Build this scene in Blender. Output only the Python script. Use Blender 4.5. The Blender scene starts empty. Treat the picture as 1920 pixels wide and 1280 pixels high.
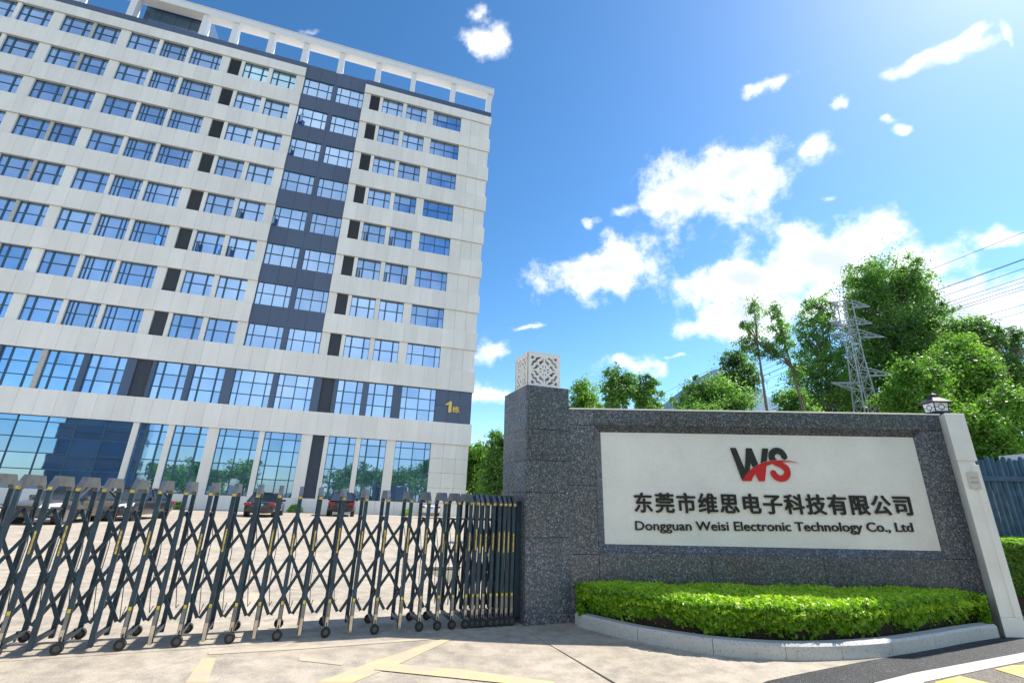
import bpy, bmesh, math, random
import numpy as np
from mathutils import Vector, Matrix

# ------------------------------------------------------------------ camera
FPX, PITCH, ROLL, CAMH = 885.22, math.radians(18.673), math.radians(2.2466), 1.5
scene = bpy.context.scene
col = scene.collection
_r0 = Vector((1, 0, 0)); _u0 = Vector((0, -math.sin(PITCH), math.cos(PITCH)))
CF = Vector((0, math.cos(PITCH), math.sin(PITCH)))
CR = _r0 * math.cos(ROLL) + _u0 * math.sin(ROLL)
CU = -_r0 * math.sin(ROLL) + _u0 * math.cos(ROLL)
CC = Vector((0, 0, CAMH))
cam_data = bpy.data.cameras.new('camera')
cam_data.sensor_width = 36.0
cam_data.lens = FPX / 1920 * 36.0
cam_data.clip_start = 0.05
cam_data.clip_end = 6000
cam = bpy.data.objects.new('camera', cam_data)
col.objects.link(cam)
m = Matrix((( CR.x, CU.x, -CF.x, 0), (CR.y, CU.y, -CF.y, 0), (CR.z, CU.z, -CF.z, CAMH), (0, 0, 0, 1)))
cam.matrix_world = m
scene.camera = cam
scene.render.resolution_x = 1024
scene.render.resolution_y = 682

def ray(x, y):
    return CR * ((x - 960) / FPX) - CU * ((y - 640) / FPX) + CF
def at(x, y, Y):
    d = ray(x, y); return CC + d * (Y / d.y)
def on_plane(x, y, p0, n):
    d = ray(x, y); return CC + d * ((p0 - CC).dot(n) / d.dot(n))
def ground_px(x, y, z=0.0):
    d = ray(x, y); return CC + d * ((z - CAMH) / d.z)
def depth_of(p): return (p - CC).dot(CF)
def pix(p):
    v = p - CC; k = v.dot(CF)
    if k <= 0.01: return (-9999, -9999)
    return (960 + FPX * v.dot(CR) / k, 640 - FPX * v.dot(CU) / k)

# ------------------------------------------------------------------ world, sun, exposure
SUN_AZ, SUN_EL = math.radians(66), math.radians(50)
SUNV = Vector((math.sin(SUN_AZ) * math.cos(SUN_EL), math.cos(SUN_AZ) * math.cos(SUN_EL), math.sin(SUN_EL)))
world = bpy.data.worlds.new('World'); scene.world = world
world.use_nodes = True
wt = world.node_tree; wt.nodes.clear()
def wn(t, **k):
    n = wt.nodes.new(t)
    for a, b in k.items(): setattr(n, a, b)
    return n
def wmath(op, a, b=None, c=None, clamp=False):
    n = wn('ShaderNodeMath', operation=op, use_clamp=clamp)
    for i, v in enumerate((a, b, c)):
        if v is None: continue
        if isinstance(v, (int, float)): n.inputs[i].default_value = v
        else: wt.links.new(v, n.inputs[i])
    return n.outputs[0]
sky = wn('ShaderNodeTexSky', sky_type='NISHITA', sun_disc=False)
sky.sun_elevation = SUN_EL; sky.sun_rotation = SUN_AZ
sky.altitude = 0; sky.air_density = 1.0; sky.dust_density = 0.3; sky.ozone_density = 1.7
hs = wn('ShaderNodeHueSaturation'); hs.inputs['Saturation'].default_value = 1.16; hs.inputs['Hue'].default_value = 0.493
gmn = wn('ShaderNodeGamma'); gmn.inputs['Gamma'].default_value = 1.23
wt.links.new(sky.outputs[0], gmn.inputs['Color']); wt.links.new(gmn.outputs[0], hs.inputs['Color'])
SKY_STRENGTH = 0.074
bg = wn('ShaderNodeBackground'); bg.inputs['Strength'].default_value = SKY_STRENGTH
wt.links.new(hs.outputs[0], bg.inputs['Color'])
tc = wn('ShaderNodeTexCoord')
# clouds: lobes at directions in the sky, broken up by noise
warp = wn('ShaderNodeTexNoise'); warp.inputs['Scale'].default_value = 9.0; warp.inputs['Detail'].default_value = 3
wt.links.new(tc.outputs['Generated'], warp.inputs['Vector'])
wsub = wn('ShaderNodeVectorMath', operation='SUBTRACT'); wsub.inputs[1].default_value = (0.5, 0.5, 0.5)
wt.links.new(warp.outputs['Color'], wsub.inputs[0])
wmad = wn('ShaderNodeVectorMath', operation='MULTIPLY_ADD'); wmad.inputs[1].default_value = (0.085, 0.085, 0.085)
wt.links.new(wsub.outputs[0], wmad.inputs[0]); wt.links.new(tc.outputs['Generated'], wmad.inputs[2])
DIR = wmad.outputs[0]
# px x, y, half-width, half-height, tilt in degrees (screen), weight
CLOUDS = [
 (1290,370,85,42,-8,1.12),(1370,330,75,42,20,1.12),(1340,385,55,28,0,.9),(1425,345,45,35,35,.9),
 (1140,500,105,38,8,1.1),(1110,540,42,22,35,.8),(1215,490,52,24,-10,.8),
 (1415,530,110,36,8,1.15),(1540,490,100,55,-12,1.3),(1500,425,52,22,5,.85),(1590,460,70,44,0,1.05),(1330,595,66,22,22,1),(1395,590,80,46,0,1.1),
 (1345,555,62,16,10,.8),(1640,560,130,60,0,1.2),(1730,490,95,42,0,1.05),(1800,580,120,70,10,1.2),(1860,450,80,26,12,.8),(1900,620,110,60,0,.9),
 (1765,105,82,20,18,.95),(1825,70,32,24,45,.9),(1450,158,52,14,28,.72),(1575,200,22,18,-30,.7),(1655,230,20,10,10,.62),(1690,240,20,12,10,.7),
 (1515,290,34,24,40,.72),(1552,362,22,13,0,.7),(1905,60,60,10,-45,.45),
 (912,68,46,26,-25,.8),(885,17,24,13,0,.7),(580,55,30,12,10,.45),(1170,398,30,15,8,.72),(1108,410,20,12,0,.66),
 (915,650,36,18,0,.9),(900,735,70,24,0,.7),(985,605,50,8,12,.35),(1185,690,66,14,-3,.8),(1265,680,30,8,0,.6)]
wt_f = None
for (cx, cy, rx, ry, tl, wgt) in CLOUDS:
    d = ray(cx, cy).normalized()
    ex_ = (ray(cx + 1, cy).normalized() - d).normalized()
    ez_ = d.cross(ex_).normalized()
    if ez_.dot(CU) < 0: ez_ = -ez_
    ex_ = (ex_ - d * ex_.dot(d)).normalized(); ez_ = d.cross(ex_); ez_ = ez_ if ez_.dot(CU) > 0 else -ez_
    a = math.radians(tl)
    e1 = ex_ * math.cos(a) + ez_ * math.sin(a); e2 = -ex_ * math.sin(a) + ez_ * math.cos(a)
    sc = (ray(cx + 1, cy).normalized() - d).length
    M3 = Matrix((e1, e2, e1.cross(e2))).transposed()
    mp = wn('ShaderNodeMapping', vector_type='TEXTURE')
    mp.inputs['Location'].default_value = d
    mp.inputs['Rotation'].default_value = M3.to_euler('XYZ')
    mp.inputs['Scale'].default_value = (rx * sc * 1.25, ry * sc * 1.35, rx * sc * 1.5)
    wt.links.new(DIR, mp.inputs['Vector'])
    ln = wn('ShaderNodeVectorMath', operation='LENGTH'); wt.links.new(mp.outputs[0], ln.inputs[0])
    v = wmath('SUBTRACT', wgt + 0.12, ln.outputs['Value'])
    wt_f = v if wt_f is None else wmath('SMOOTH_MAX', wt_f, v, 0.25)
# added clouds outside the view, mirrored in the panes; cover raised to brighten the facade
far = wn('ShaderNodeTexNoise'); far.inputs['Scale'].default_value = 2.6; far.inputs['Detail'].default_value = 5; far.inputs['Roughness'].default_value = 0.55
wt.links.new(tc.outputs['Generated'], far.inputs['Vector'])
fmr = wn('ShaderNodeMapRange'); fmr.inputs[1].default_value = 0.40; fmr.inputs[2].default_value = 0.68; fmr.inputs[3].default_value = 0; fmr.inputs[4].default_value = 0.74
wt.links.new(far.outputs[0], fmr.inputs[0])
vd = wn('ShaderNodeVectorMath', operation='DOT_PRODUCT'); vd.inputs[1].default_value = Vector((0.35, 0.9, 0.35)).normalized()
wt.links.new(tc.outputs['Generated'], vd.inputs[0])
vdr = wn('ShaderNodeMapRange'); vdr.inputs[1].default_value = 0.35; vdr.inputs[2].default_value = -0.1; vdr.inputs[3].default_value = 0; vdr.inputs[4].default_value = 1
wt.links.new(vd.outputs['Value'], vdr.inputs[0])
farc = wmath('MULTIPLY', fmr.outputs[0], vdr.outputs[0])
nz = wn('ShaderNodeTexNoise'); nz.inputs['Scale'].default_value = 15; nz.inputs['Detail'].default_value = 12; nz.inputs['Roughness'].default_value = 0.66
wt.links.new(tc.outputs['Generated'], nz.inputs['Vector'])
nzs = wmath('SUBTRACT', nz.outputs[0], 0.5)
fld = wmath('MULTIPLY_ADD', nzs, 2.6, wt_f)
den = wn('ShaderNodeMapRange', interpolation_type='SMOOTHSTEP'); den.inputs[1].default_value = -0.05; den.inputs[2].default_value = 0.95; wt.links.new(fld, den.inputs[0])
core = wn('ShaderNodeMapRange', interpolation_type='SMOOTHSTEP'); core.inputs[1].default_value = 0.38; core.inputs[2].default_value = 1.25; wt.links.new(wmath('MULTIPLY_ADD', nzs, 1.7, wt_f), core.inputs[0])
ccol = wn('ShaderNodeMix', data_type='RGBA'); ccol.inputs[6].default_value = (1.0, 0.985, 0.965, 1); ccol.inputs[7].default_value = (0.54, 0.60, 0.68, 1)
wt.links.new(core.outputs[0], ccol.inputs[0])
cbg = wn('ShaderNodeBackground'); cbg.inputs['Strength'].default_value = 0.80
wt.links.new(ccol.outputs[2], cbg.inputs['Color'])
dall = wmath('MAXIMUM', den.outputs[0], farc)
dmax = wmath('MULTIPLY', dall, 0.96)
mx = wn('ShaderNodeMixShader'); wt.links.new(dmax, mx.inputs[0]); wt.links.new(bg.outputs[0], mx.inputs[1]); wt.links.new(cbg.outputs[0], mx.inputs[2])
wo = wn('ShaderNodeOutputWorld'); wt.links.new(mx.outputs[0], wo.inputs[0])

sl = bpy.data.lights.new('sun', 'SUN'); sl.energy = 3.7; sl.angle = math.radians(0.6); sl.color = (1.0, 0.93, 0.82)
so = bpy.data.objects.new('sun', sl); col.objects.link(so)
so.rotation_euler = SUNV.to_track_quat('Z', 'Y').to_euler(); so.location = SUNV * 80
vs = scene.view_settings
vs.view_transform = 'Standard'; vs.look = 'None'; vs.gamma = 1.0; vs.use_curve_mapping = False
vs.exposure = 1.02

# ------------------------------------------------------------------ helpers
rng = random.Random(7); nrg = np.random.default_rng(11)
def tag(o, label=None, cat=None, group=None, kind=None):
    if label: o['label'] = label
    if cat: o['category'] = cat
    if group: o['group'] = group
    if kind: o['kind'] = kind
    return o
def link(name, mesh, parent=None, mw=None):
    o = bpy.data.objects.new(name, mesh); col.objects.link(o)
    if parent is not None: o.parent = parent
    if mw is not None: o.matrix_basis = mw
    return o
def empty(name, mw=None):
    o = bpy.data.objects.new(name, None); o.empty_display_size = 0.2; col.objects.link(o)
    if mw is not None: o.matrix_basis = mw
    return o
def T(x, y, z): return Matrix.Translation((x, y, z))
def RZ(a): return Matrix.Rotation(a, 4, 'Z')

class MB:
    """collects polygons, builds one mesh"""
    def __init__(s): s.v = []; s.f = []; s.mi = []
    def poly(s, pts, mi=0):
        n = len(s.v); s.v += [tuple(p) for p in pts]; s.f.append(list(range(n, n + len(pts)))); s.mi.append(mi)
    def hexa(s, c, mi=0):   # 8 corners: bottom 4 ccw, top 4 ccw
        n = len(s.v); s.v += [tuple(p) for p in c]
        for q in ((3, 2, 1, 0), (4, 5, 6, 7), (0, 1, 5, 4), (1, 2, 6, 5), (2, 3, 7, 6), (3, 0, 4, 7)):
            s.f.append([n + i for i in q]); s.mi.append(mi)
    def box(s, x0, x1, y0, y1, z0, z1, mi=0):
        s.hexa([(x0, y0, z0), (x1, y0, z0), (x1, y1, z0), (x0, y1, z0), (x0, y0, z1), (x1, y0, z1), (x1, y1, z1), (x0, y1, z1)], mi)
    def prism(s, pts, d, mi=0, cap=True):   # pts: planar loop of Vectors, d: extrusion vector
        pts = [Vector(p) for p in pts]; d = Vector(d); n = len(s.v); k = len(pts)
        nr = Vector((0, 0, 0))
        for i in range(k): nr += pts[i].cross(pts[(i + 1) % k])
        if nr.dot(d) > 0: pts = pts[::-1]
        s.v += [tuple(p) for p in pts] + [tuple(p + d) for p in pts]
        if cap:
            s.f.append([n + i for i in range(k)]); s.mi.append(mi)
            s.f.append([n + k + i for i in reversed(range(k))]); s.mi.append(mi)
        for i in range(k):
            j = (i + 1) % k
            s.f.append([n + j, n + i, n + k + i, n + k + j]); s.mi.append(mi)
    def bar(s, a, b, w, h=None, up=(0, 0, 1), mi=0):
        a = Vector(a); b = Vector(b); h = h or w
        d = (b - a).normalized(); up = Vector(up)
        if abs(d.dot(up)) > 0.98: up = Vector((1, 0, 0))
        x = d.cross(up).normalized(); y = x.cross(d)
        x *= w / 2; y *= h / 2
        s.hexa([a - x - y, a + x - y, b + x - y, b - x - y, a - x + y, a + x + y, b + x + y, b - x + y], mi)
    def tube(s, pts, rad, n=8, mi=0, cap=True):
        pts = [Vector(p) for p in pts]; rad = rad if isinstance(rad, (list, tuple)) else [rad] * len(pts)
        base = len(s.v); ref = None
        for i, p in enumerate(pts):
            d = (pts[min(i + 1, len(pts) - 1)] - pts[max(i - 1, 0)]).normalized()
            if ref is None: ref = d.orthogonal().normalized()
            x = (ref - d * ref.dot(d)).normalized(); y = d.cross(x); ref = x
            for k in range(n):
                a = 2 * math.pi * k / n
                s.v.append(tuple(p + (x * math.cos(a) + y * math.sin(a)) * rad[i]))
        for i in range(len(pts) - 1):
            for k in range(n):
                k2 = (k + 1) % n; b = base + i * n
                s.f.append([b + k, b + k2, b + n + k2, b + n + k]); s.mi.append(mi)
        if cap:
            s.f.append([base + k for k in reversed(range(n))]); s.mi.append(mi)
            e = base + (len(pts) - 1) * n
            s.f.append([e + k for k in range(n)]); s.mi.append(mi)
    def mesh(s, name, mats, smooth=False, bevel=0, seg=1):
        me = bpy.data.meshes.new(name)
        me.from_pydata(s.v, [], s.f)
        mats = mats if isinstance(mats, (list, tuple)) else [mats]
        for mt in mats: me.materials.append(mt)
        if len(mats) > 1: me.polygons.foreach_set('material_index', s.mi)
        if bevel:
            bm = bmesh.new(); bm.from_mesh(me)
            bmesh.ops.remove_doubles(bm, verts=bm.verts, dist=1e-5)
            bmesh.ops.bevel(bm, geom=[e for e in bm.edges if len(e.link_faces) == 2 and e.calc_face_angle(0) > 0.35], offset=bevel, segments=seg, affect='EDGES', clamp_overlap=True)
            bm.to_mesh(me); bm.free()
        if smooth: me.polygons.foreach_set('use_smooth', [True] * len(me.polygons))
        me.update(); return me
    def build(s, name, mats, parent=None, mw=None, **k):
        return link(name, s.mesh(name, mats, **k), parent, mw)

# ------------------------------------------------------------------ materials
MATS = {}
def mat(name):
    m = bpy.data.materials.new(name); m.use_nodes = True; MATS[name] = m
    nt = m.node_tree; b = nt.nodes['Principled BSDF']
    return m, nt, b
def N(nt, t, **k):
    n = nt.nodes.new(t)
    for a, v in k.items():
        if a.startswith('i_'): n.inputs[a[2:].replace('_', ' ')].default_value = v
        else: setattr(n, a, v)
    return n
def ramp(nt, src, stops, interp='LINEAR'):
    r = nt.nodes.new('ShaderNodeValToRGB'); r.color_ramp.interpolation = interp
    el = r.color_ramp.elements
    while len(el) < len(stops): el.new(0.5)
    for e, (p, c) in zip(el, stops):
        e.position = p; e.color = (*c, 1) if len(c) == 3 else c
    nt.links.new(src, r.inputs[0]); return r.outputs[0]
def mixc(nt, fac, a, b, mode='MIX'):
    n = nt.nodes.new('ShaderNodeMix'); n.data_type = 'RGBA'; n.blend_type = mode
    for i, v in ((0, fac), (6, a), (7, b)):
        if isinstance(v, (int, float)): n.inputs[i].default_value = v
        elif isinstance(v, tuple): n.inputs[i].default_value = (*v, 1) if len(v) == 3 else v
        else: nt.links.new(v, n.inputs[i])
    return n.outputs[2]
def noise(nt, vec, scale, detail=4, rough=0.55):
    n = nt.nodes.new('ShaderNodeTexNoise'); n.inputs['Scale'].default_value = scale
    n.inputs['Detail'].default_value = detail; n.inputs['Roughness'].default_value = rough
    if vec is not None: nt.links.new(vec, n.inputs['Vector'])
    return n.outputs[0]
def coords(nt, kind='Object'):
    return nt.nodes.new('ShaderNodeTexCoord').outputs[kind]
def geo_pos(nt): return nt.nodes.new('ShaderNodeNewGeometry').outputs['Position']
def bump(nt, b, src, strength=0.2, dist=0.01):
    n = nt.nodes.new('ShaderNodeBump'); n.inputs['Strength'].default_value = strength; n.inputs['Distance'].default_value = dist
    nt.links.new(src, n.inputs['Height']); nt.links.new(n.outputs[0], b.inputs['Normal'])
def simple(name, c, rough=0.5, metal=0.0, var=0.12, scale=6, bmp=0.0, spec=None):
    m, nt, b = mat(name)
    p = geo_pos(nt); n = noise(nt, p, scale, 5)
    lo = tuple(max(0, x * (1 - var)) for x in c); hi = tuple(min(1, x * (1 + var)) for x in c)
    nt.links.new(ramp(nt, n, [(0.3, lo), (0.7, hi)]), b.inputs['Base Color'])
    b.inputs['Roughness'].default_value = rough; b.inputs['Metallic'].default_value = metal
    if spec is not None: b.inputs['Specular IOR Level'].default_value = spec
    if bmp: bump(nt, b, n, bmp)
    return m
def objrand(nt): return nt.nodes.new('ShaderNodeObjectInfo').outputs['Random']

def m_concrete():
    m, nt, b = mat('concrete'); p = geo_pos(nt)
    n1 = noise(nt, p, 0.55, 6, 0.6); n2 = noise(nt, p, 5, 8, 0.65); n3 = noise(nt, p, 70, 4, 0.6); n4 = noise(nt, p, 1.7, 7, 0.7)
    c = ramp(nt, n1, [(0.3, (0.38, 0.33, 0.268)), (0.55, (0.475, 0.415, 0.34)), (0.75, (0.53, 0.465, 0.385))])
    c = mixc(nt, 1.0, c, ramp(nt, n2, [(0.32, (0.68, 0.68, 0.69)), (0.58, (1.04, 1.04, 1.03))]), 'MULTIPLY')
    c = mixc(nt, 1.0, c, ramp(nt, n3, [(0.30, (0.55, 0.54, 0.53)), (0.48, (1, 1, 1))]), 'MULTIPLY')
    st = nt.nodes.new('ShaderNodeMath'); st.operation = 'MULTIPLY'
    nt.links.new(ramp(nt, n4, [(0.50, (0, 0, 0)), (0.66, (1, 1, 1))]), st.inputs[0]); nt.links.new(ramp(nt, n3, [(0.35, (1, 1, 1)), (0.6, (.25, .25, .25))]), st.inputs[1])
    c = mixc(nt, st.outputs[0], c, (0.20, 0.185, 0.165))
    nt.links.new(c, b.inputs['Base Color']); b.inputs['Roughness'].default_value = 0.85
    bump(nt, b, n3, 0.25, 0.006); return m
def m_asphalt():
    m, nt, b = mat('asphalt'); p = geo_pos(nt)
    v = nt.nodes.new('ShaderNodeTexVoronoi'); v.inputs['Scale'].default_value = 90; nt.links.new(p, v.inputs['Vector'])
    c = ramp(nt, v.outputs['Color'], [(0.0, (0.006, 0.008, 0.012)), (0.7, (0.022, 0.027, 0.036)), (1, (0.14, 0.15, 0.165))])
    c = mixc(nt, 1.0, c, ramp(nt, noise(nt, p, 3, 5), [(0.3, (.6, .6, .6)), (0.7, (1.2, 1.2, 1.2))]), 'MULTIPLY')
    nt.links.new(c, b.inputs['Base Color']); b.inputs['Roughness'].default_value = 0.7
    bump(nt, b, v.outputs['Distance'], 0.7, 0.01); return m
def m_road():
    m, nt, b = mat('old_asphalt'); p = geo_pos(nt)
    v = nt.nodes.new('ShaderNodeTexVoronoi'); v.inputs['Scale'].default_value = 80; nt.links.new(p, v.inputs['Vector'])
    c = ramp(nt, v.outputs['Color'], [(0.0, (0.10, 0.085, 0.07)), (0.7, (0.21, 0.19, 0.165)), (1, (0.38, 0.35, 0.31))])
    nt.links.new(c, b.inputs['Base Color']); b.inputs['Roughness'].default_value = 0.85
    bump(nt, b, v.outputs['Distance'], 0.6, 0.01); return m
def m_paint(name, c, wear=0.5):
    m, nt, b = mat(name); p = geo_pos(nt)
    n = noise(nt, p, 28, 8, 0.7); n2 = noise(nt, p, 3.0, 5, 0.6)
    mlt = nt.nodes.new('ShaderNodeMath'); mlt.operation = 'MULTIPLY_ADD'; mlt.inputs[1].default_value = 0.5
    nt.links.new(n, mlt.inputs[0]); nt.links.new(n2, mlt.inputs[2])
    f = ramp(nt, mlt.outputs[0], [(0.50 + 0.20 * (1 - wear), (0, 0, 0)), (0.95 + .1 * (1 - wear), (1, 1, 1))])
    nt.links.new(mixc(nt, f, c, (0.42, 0.38, 0.33)), b.inputs['Base Color']); b.inputs['Roughness'].default_value = 0.7
    return m
def m_granite():
    m, nt, b = mat('dark_granite'); p = coords(nt)
    rnd = objrand(nt)
    add = nt.nodes.new('ShaderNodeVectorMath'); add.operation = 'ADD'
    cmb = nt.nodes.new('ShaderNodeCombineXYZ'); ml = nt.nodes.new('ShaderNodeMath'); ml.operation = 'MULTIPLY'; ml.inputs[1].default_value = 37
    nt.links.new(rnd, ml.inputs[0]); nt.links.new(ml.outputs[0], cmb.inputs[0]); nt.links.new(p, add.inputs[0]); nt.links.new(cmb.outputs[0], add.inputs[1])
    p = add.outputs[0]
    v = nt.nodes.new('ShaderNodeTexVoronoi'); v.inputs['Scale'].default_value = 60; v.inputs['Randomness'].default_value = 1; nt.links.new(p, v.inputs['Vector'])
    v2 = nt.nodes.new('ShaderNodeTexVoronoi'); v2.inputs['Scale'].default_value = 120; nt.links.new(p, v2.inputs['Vector'])
    c = ramp(nt, v.outputs['Color'], [(0.0, (0.022, 0.025, 0.030)), (0.45, (0.068, 0.076, 0.090)), (0.72, (0.17, 0.18, 0.20)), (1.0, (0.50, 0.52, 0.55))])
    c = mixc(nt, 0.4, c, ramp(nt, v2.outputs['Color'], [(0, (0.014, 0.018, 0.026)), (.6, (0.075, 0.09, 0.118)), (1, (0.40, 0.44, 0.49))]))
    br = ramp(nt, noise(nt, p, 1.6, 5, 0.6), [(0.52, (1, 1, 1)), (0.72, (1.08, 0.88, 0.76))])
    c = mixc(nt, 1.0, c, br, 'MULTIPLY')
    c = mixc(nt, 1.0, c, ramp(nt, rnd, [(0, (0.86, 0.86, 0.86)), (1, (1.14, 1.14, 1.16))]), 'MULTIPLY')
    nt.links.new(c, b.inputs['Base Color']); b.inputs['Roughness'].default_value = 0.26
    return m
def m_speckle(name, c, dark, scale, amt, rough=0.6, stain=0.0):
    m, nt, b = mat(name); p = coords(nt)
    v = nt.nodes.new('ShaderNodeTexVoronoi'); v.inputs['Scale'].default_value = scale; nt.links.new(p, v.inputs['Vector'])
    cc = ramp(nt, v.outputs['Color'], [(0.0, dark), (amt, c), (0.8, c), (1.0, tuple(min(1, x * 1.12) for x in c))])
    cc = mixc(nt, 1.0, cc, ramp(nt, noise(nt, p, 2.2, 6, 0.6), [(0.3, (.92, .92, .92)), (.7, (1.04, 1.04, 1.04))]), 'MULTIPLY')
    if stain:
        mp = nt.nodes.new('ShaderNodeMapping'); mp.inputs['Scale'].default_value = (7, 7, 0.9); nt.links.new(p, mp.inputs[0])
        s = ramp(nt, noise(nt, mp.outputs[0], 1.4, 7, 0.7), [(0.58, (1, 1, 1)), (0.76, (1 - stain, 1 - stain, 1 - stain * 1.05))])
        cc = mixc(nt, 1.0, cc, s, 'MULTIPLY')
    nt.links.new(cc, b.inputs['Base Color']); b.inputs['Roughness'].default_value = rough
    return m
def m_clad(name, c, rough, var=0.05, streak=0.09):
    m, nt, b = mat(name); p = geo_pos(nt); rnd = objrand(nt)
    cc = ramp(nt, rnd, [(0, tuple(x * (1 - var) for x in c)), (1, tuple(min(1, x * (1 + var)) for x in c))])
    mp = nt.nodes.new('ShaderNodeMapping'); mp.inputs['Scale'].default_value = (1, 1, 0.12); nt.links.new(p, mp.inputs[0])
    s = ramp(nt, noise(nt, mp.outputs[0], 1.6, 6, 0.65), [(0.35, (1, 1, 1)), (0.75, (1 - streak, 1 - streak, 1 - streak))])
    cc = mixc(nt, 1.0, cc, s, 'MULTIPLY')
    cc = mixc(nt, 1.0, cc, ramp(nt, noise(nt, p, 0.35, 4), [(.3, (.95, .95, .95)), (.7, (1.03, 1.03, 1.03))]), 'MULTIPLY')
    nt.links.new(cc, b.inputs['Base Color']); b.inputs['Roughness'].default_value = rough
    return m
def m_glass(name, tint, dark, rough=0.02):
    m, nt, b = mat(name)
    p = geo_pos(nt); n = noise(nt, p, 0.55, 3, 0.5)
    gc = ramp(nt, n, [(0.3, dark), (0.7, tint)])
    gc = mixc(nt, 1.0, gc, ramp(nt, objrand(nt), [(0, (.74, .78, .82)), (.5, (.97, .97, .97)), (1, (1.08, 1.06, 1.04))]), 'MULTIPLY')
    nt.links.new(gc, b.inputs['Base Color'])
    b.inputs['Metallic'].default_value = 0.86; b.inputs['Roughness'].default_value = rough
    bump(nt, b, noise(nt, p, 0.8, 2, 0.5), 0.08, 0.02); return m
def m_leaf(name, cols, trans=0.35, rough=0.45):
    m, nt, b = mat(name)
    a = nt.nodes.new('ShaderNodeAttribute'); a.attribute_name = 'rnd'
    c = ramp(nt, a.outputs['Fac'], [(i / (len(cols) - 1), k) for i, k in enumerate(cols)])
    nt.links.new(c, b.inputs['Base Color']); b.inputs['Roughness'].default_value = rough
    tr = nt.nodes.new('ShaderNodeBsdfTranslucent'); nt.links.new(mixc(nt, 1.0, c, (1.25, 1.4, 0.62), 'MULTIPLY'), tr.inputs['Color'])
    ms = nt.nodes.new('ShaderNodeMixShader'); ms.inputs[0].default_value = trans
    out = nt.nodes['Material Output']
    nt.links.new(b.outputs[0], ms.inputs[1]); nt.links.new(tr.outputs[0], ms.inputs[2]); nt.links.new(ms.outputs[0], out.inputs[0])
    return m
CONCRETE = m_concrete(); ASPHALT = m_asphalt(); ROAD = m_road()
YELLOW = m_paint('yellow_paint', (0.72, 0.53, 0.24), 1.0); FAINT = m_paint('faded_yellow_paint', (0.60, 0.49, 0.31), 1.0); YELLOW2 = m_paint('road_yellow', (0.85, 0.50, 0.06), 0.1); WHITEP = m_paint('white_road_paint', (0.60, 0.60, 0.585), 0.95)
GRANITE = m_granite()
PANEL = m_speckle('white_sign_stone', (0.86, 0.845, 0.81), (0.64, 0.63, 0.61), 120, 0.22, 0.55)
WSTONE = m_speckle('white_pillar_stone', (0.87, 0.85, 0.81), (0.78, 0.765, 0.735), 90, 0.2, 0.6, 0.10)
KERB = m_speckle('grey_granite_kerb', (0.54, 0.54, 0.535), (0.19, 0.19, 0.20), 95, 0.30, 0.6)
CLAD = m_clad('white_cladding', (0.89, 0.86, 0.80), 0.5)
TRIM = simple('roof_white', (0.80, 0.80, 0.81), 0.5, var=0.04)
JOINT = simple('joint_grey', (0.60, 0.59, 0.56), 0.8)
DCLAD = m_clad('slate_blue_cladding', (0.075, 0.115, 0.195), 0.30, 0.08, 0.12)
TANM = simple('tan_mullion', (0.50, 0.49, 0.45), 0.5)
FRAME = simple('window_frame', (0.03, 0.095, 0.15), 0.4)
GLASS = m_glass('blue_window_glass', (0.42, 0.60, 0.84), (0.37, 0.56, 0.82))
GLASS2 = m_glass('showroom_glass', (0.26, 0.43, 0.68), (0.22, 0.39, 0.64))
GREENGLASS = m_glass('pale_teal_glass', (0.50, 0.74, 0.86), (0.45, 0.70, 0.84))
LOUV = simple('louver_dark', (0.13, 0.155, 0.20), 0.55)
GOLD = simple('gold_letter', (0.72, 0.50, 0.16), 0.35, 0.7)
BLACKL = simple('black_letter', (0.012, 0.013, 0.015), 0.4, var=0.2)
REDL = simple('red_letter', (0.62, 0.018, 0.024), 0.4, var=0.08)
DARKL = simple('charcoal_letter', (0.022, 0.024, 0.027), 0.4, var=0.2)
GATEB = simple('gate_slate_blue', (0.028, 0.058, 0.088), 0.38, 0.25, var=0.3, scale=9)
GATEC = simple('gate_steel_cap', (0.22, 0.23, 0.24), 0.32, 0.85, var=0.25, scale=14)
CHROME = simple('gate_bright_steel', (0.55, 0.50, 0.42), 0.22, 0.85, var=0.3, scale=12)
GSTRIP = simple('gold_strip', (0.62, 0.46, 0.12), 0.4, 0.35, var=0.55, scale=40)
YSTICK = simple('yellow_sticker', (0.75, 0.60, 0.06), 0.5, var=0.2)
RUBBER = simple('rubber', (0.02, 0.021, 0.023), 0.7)
STEEL = simple('wheel_steel', (0.10, 0.105, 0.11), 0.4, 0.6)
BARK = simple('bark', (0.16, 0.13, 0.105), 0.9, var=0.35, scale=8, bmp=0.3)
PALEBARK = simple('pale_bark', (0.30, 0.27, 0.235), 0.85, var=0.3, scale=5)
SOIL = simple('soil', (0.035, 0.026, 0.019), 0.95, var=0.5, scale=30, bmp=0.5)
FENCE = simple('fence_blue', (0.022, 0.085, 0.165), 0.45, var=0.35, scale=7)
BLACKM = simple('lamp_black_metal', (0.012, 0.020, 0.027), 0.65, 0.0)
LAMPG = simple('lamp_white_pane', (0.74, 0.77, 0.80), 0.35, var=0.05)
GALV = simple('galvanised_steel', (0.40, 0.43, 0.46), 0.5, 0.25, var=0.15)
WIRE = simple('wire_dark', (0.05, 0.052, 0.058), 0.5)
PLAQ = simple('plaque', (0.62, 0.585, 0.53), 0.5, var=0.06, scale=20)
PLAQT = simple('plaque_text', (0.36, 0.34, 0.31), 0.6)
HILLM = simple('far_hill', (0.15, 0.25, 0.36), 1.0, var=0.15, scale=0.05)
LEAF_H = m_leaf('hedge_leaf', [(0.07, 0.17, 0.016), (0.18, 0.38, 0.02), (0.34, 0.56, 0.03), (0.56, 0.70, 0.08)], 0.42)
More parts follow.
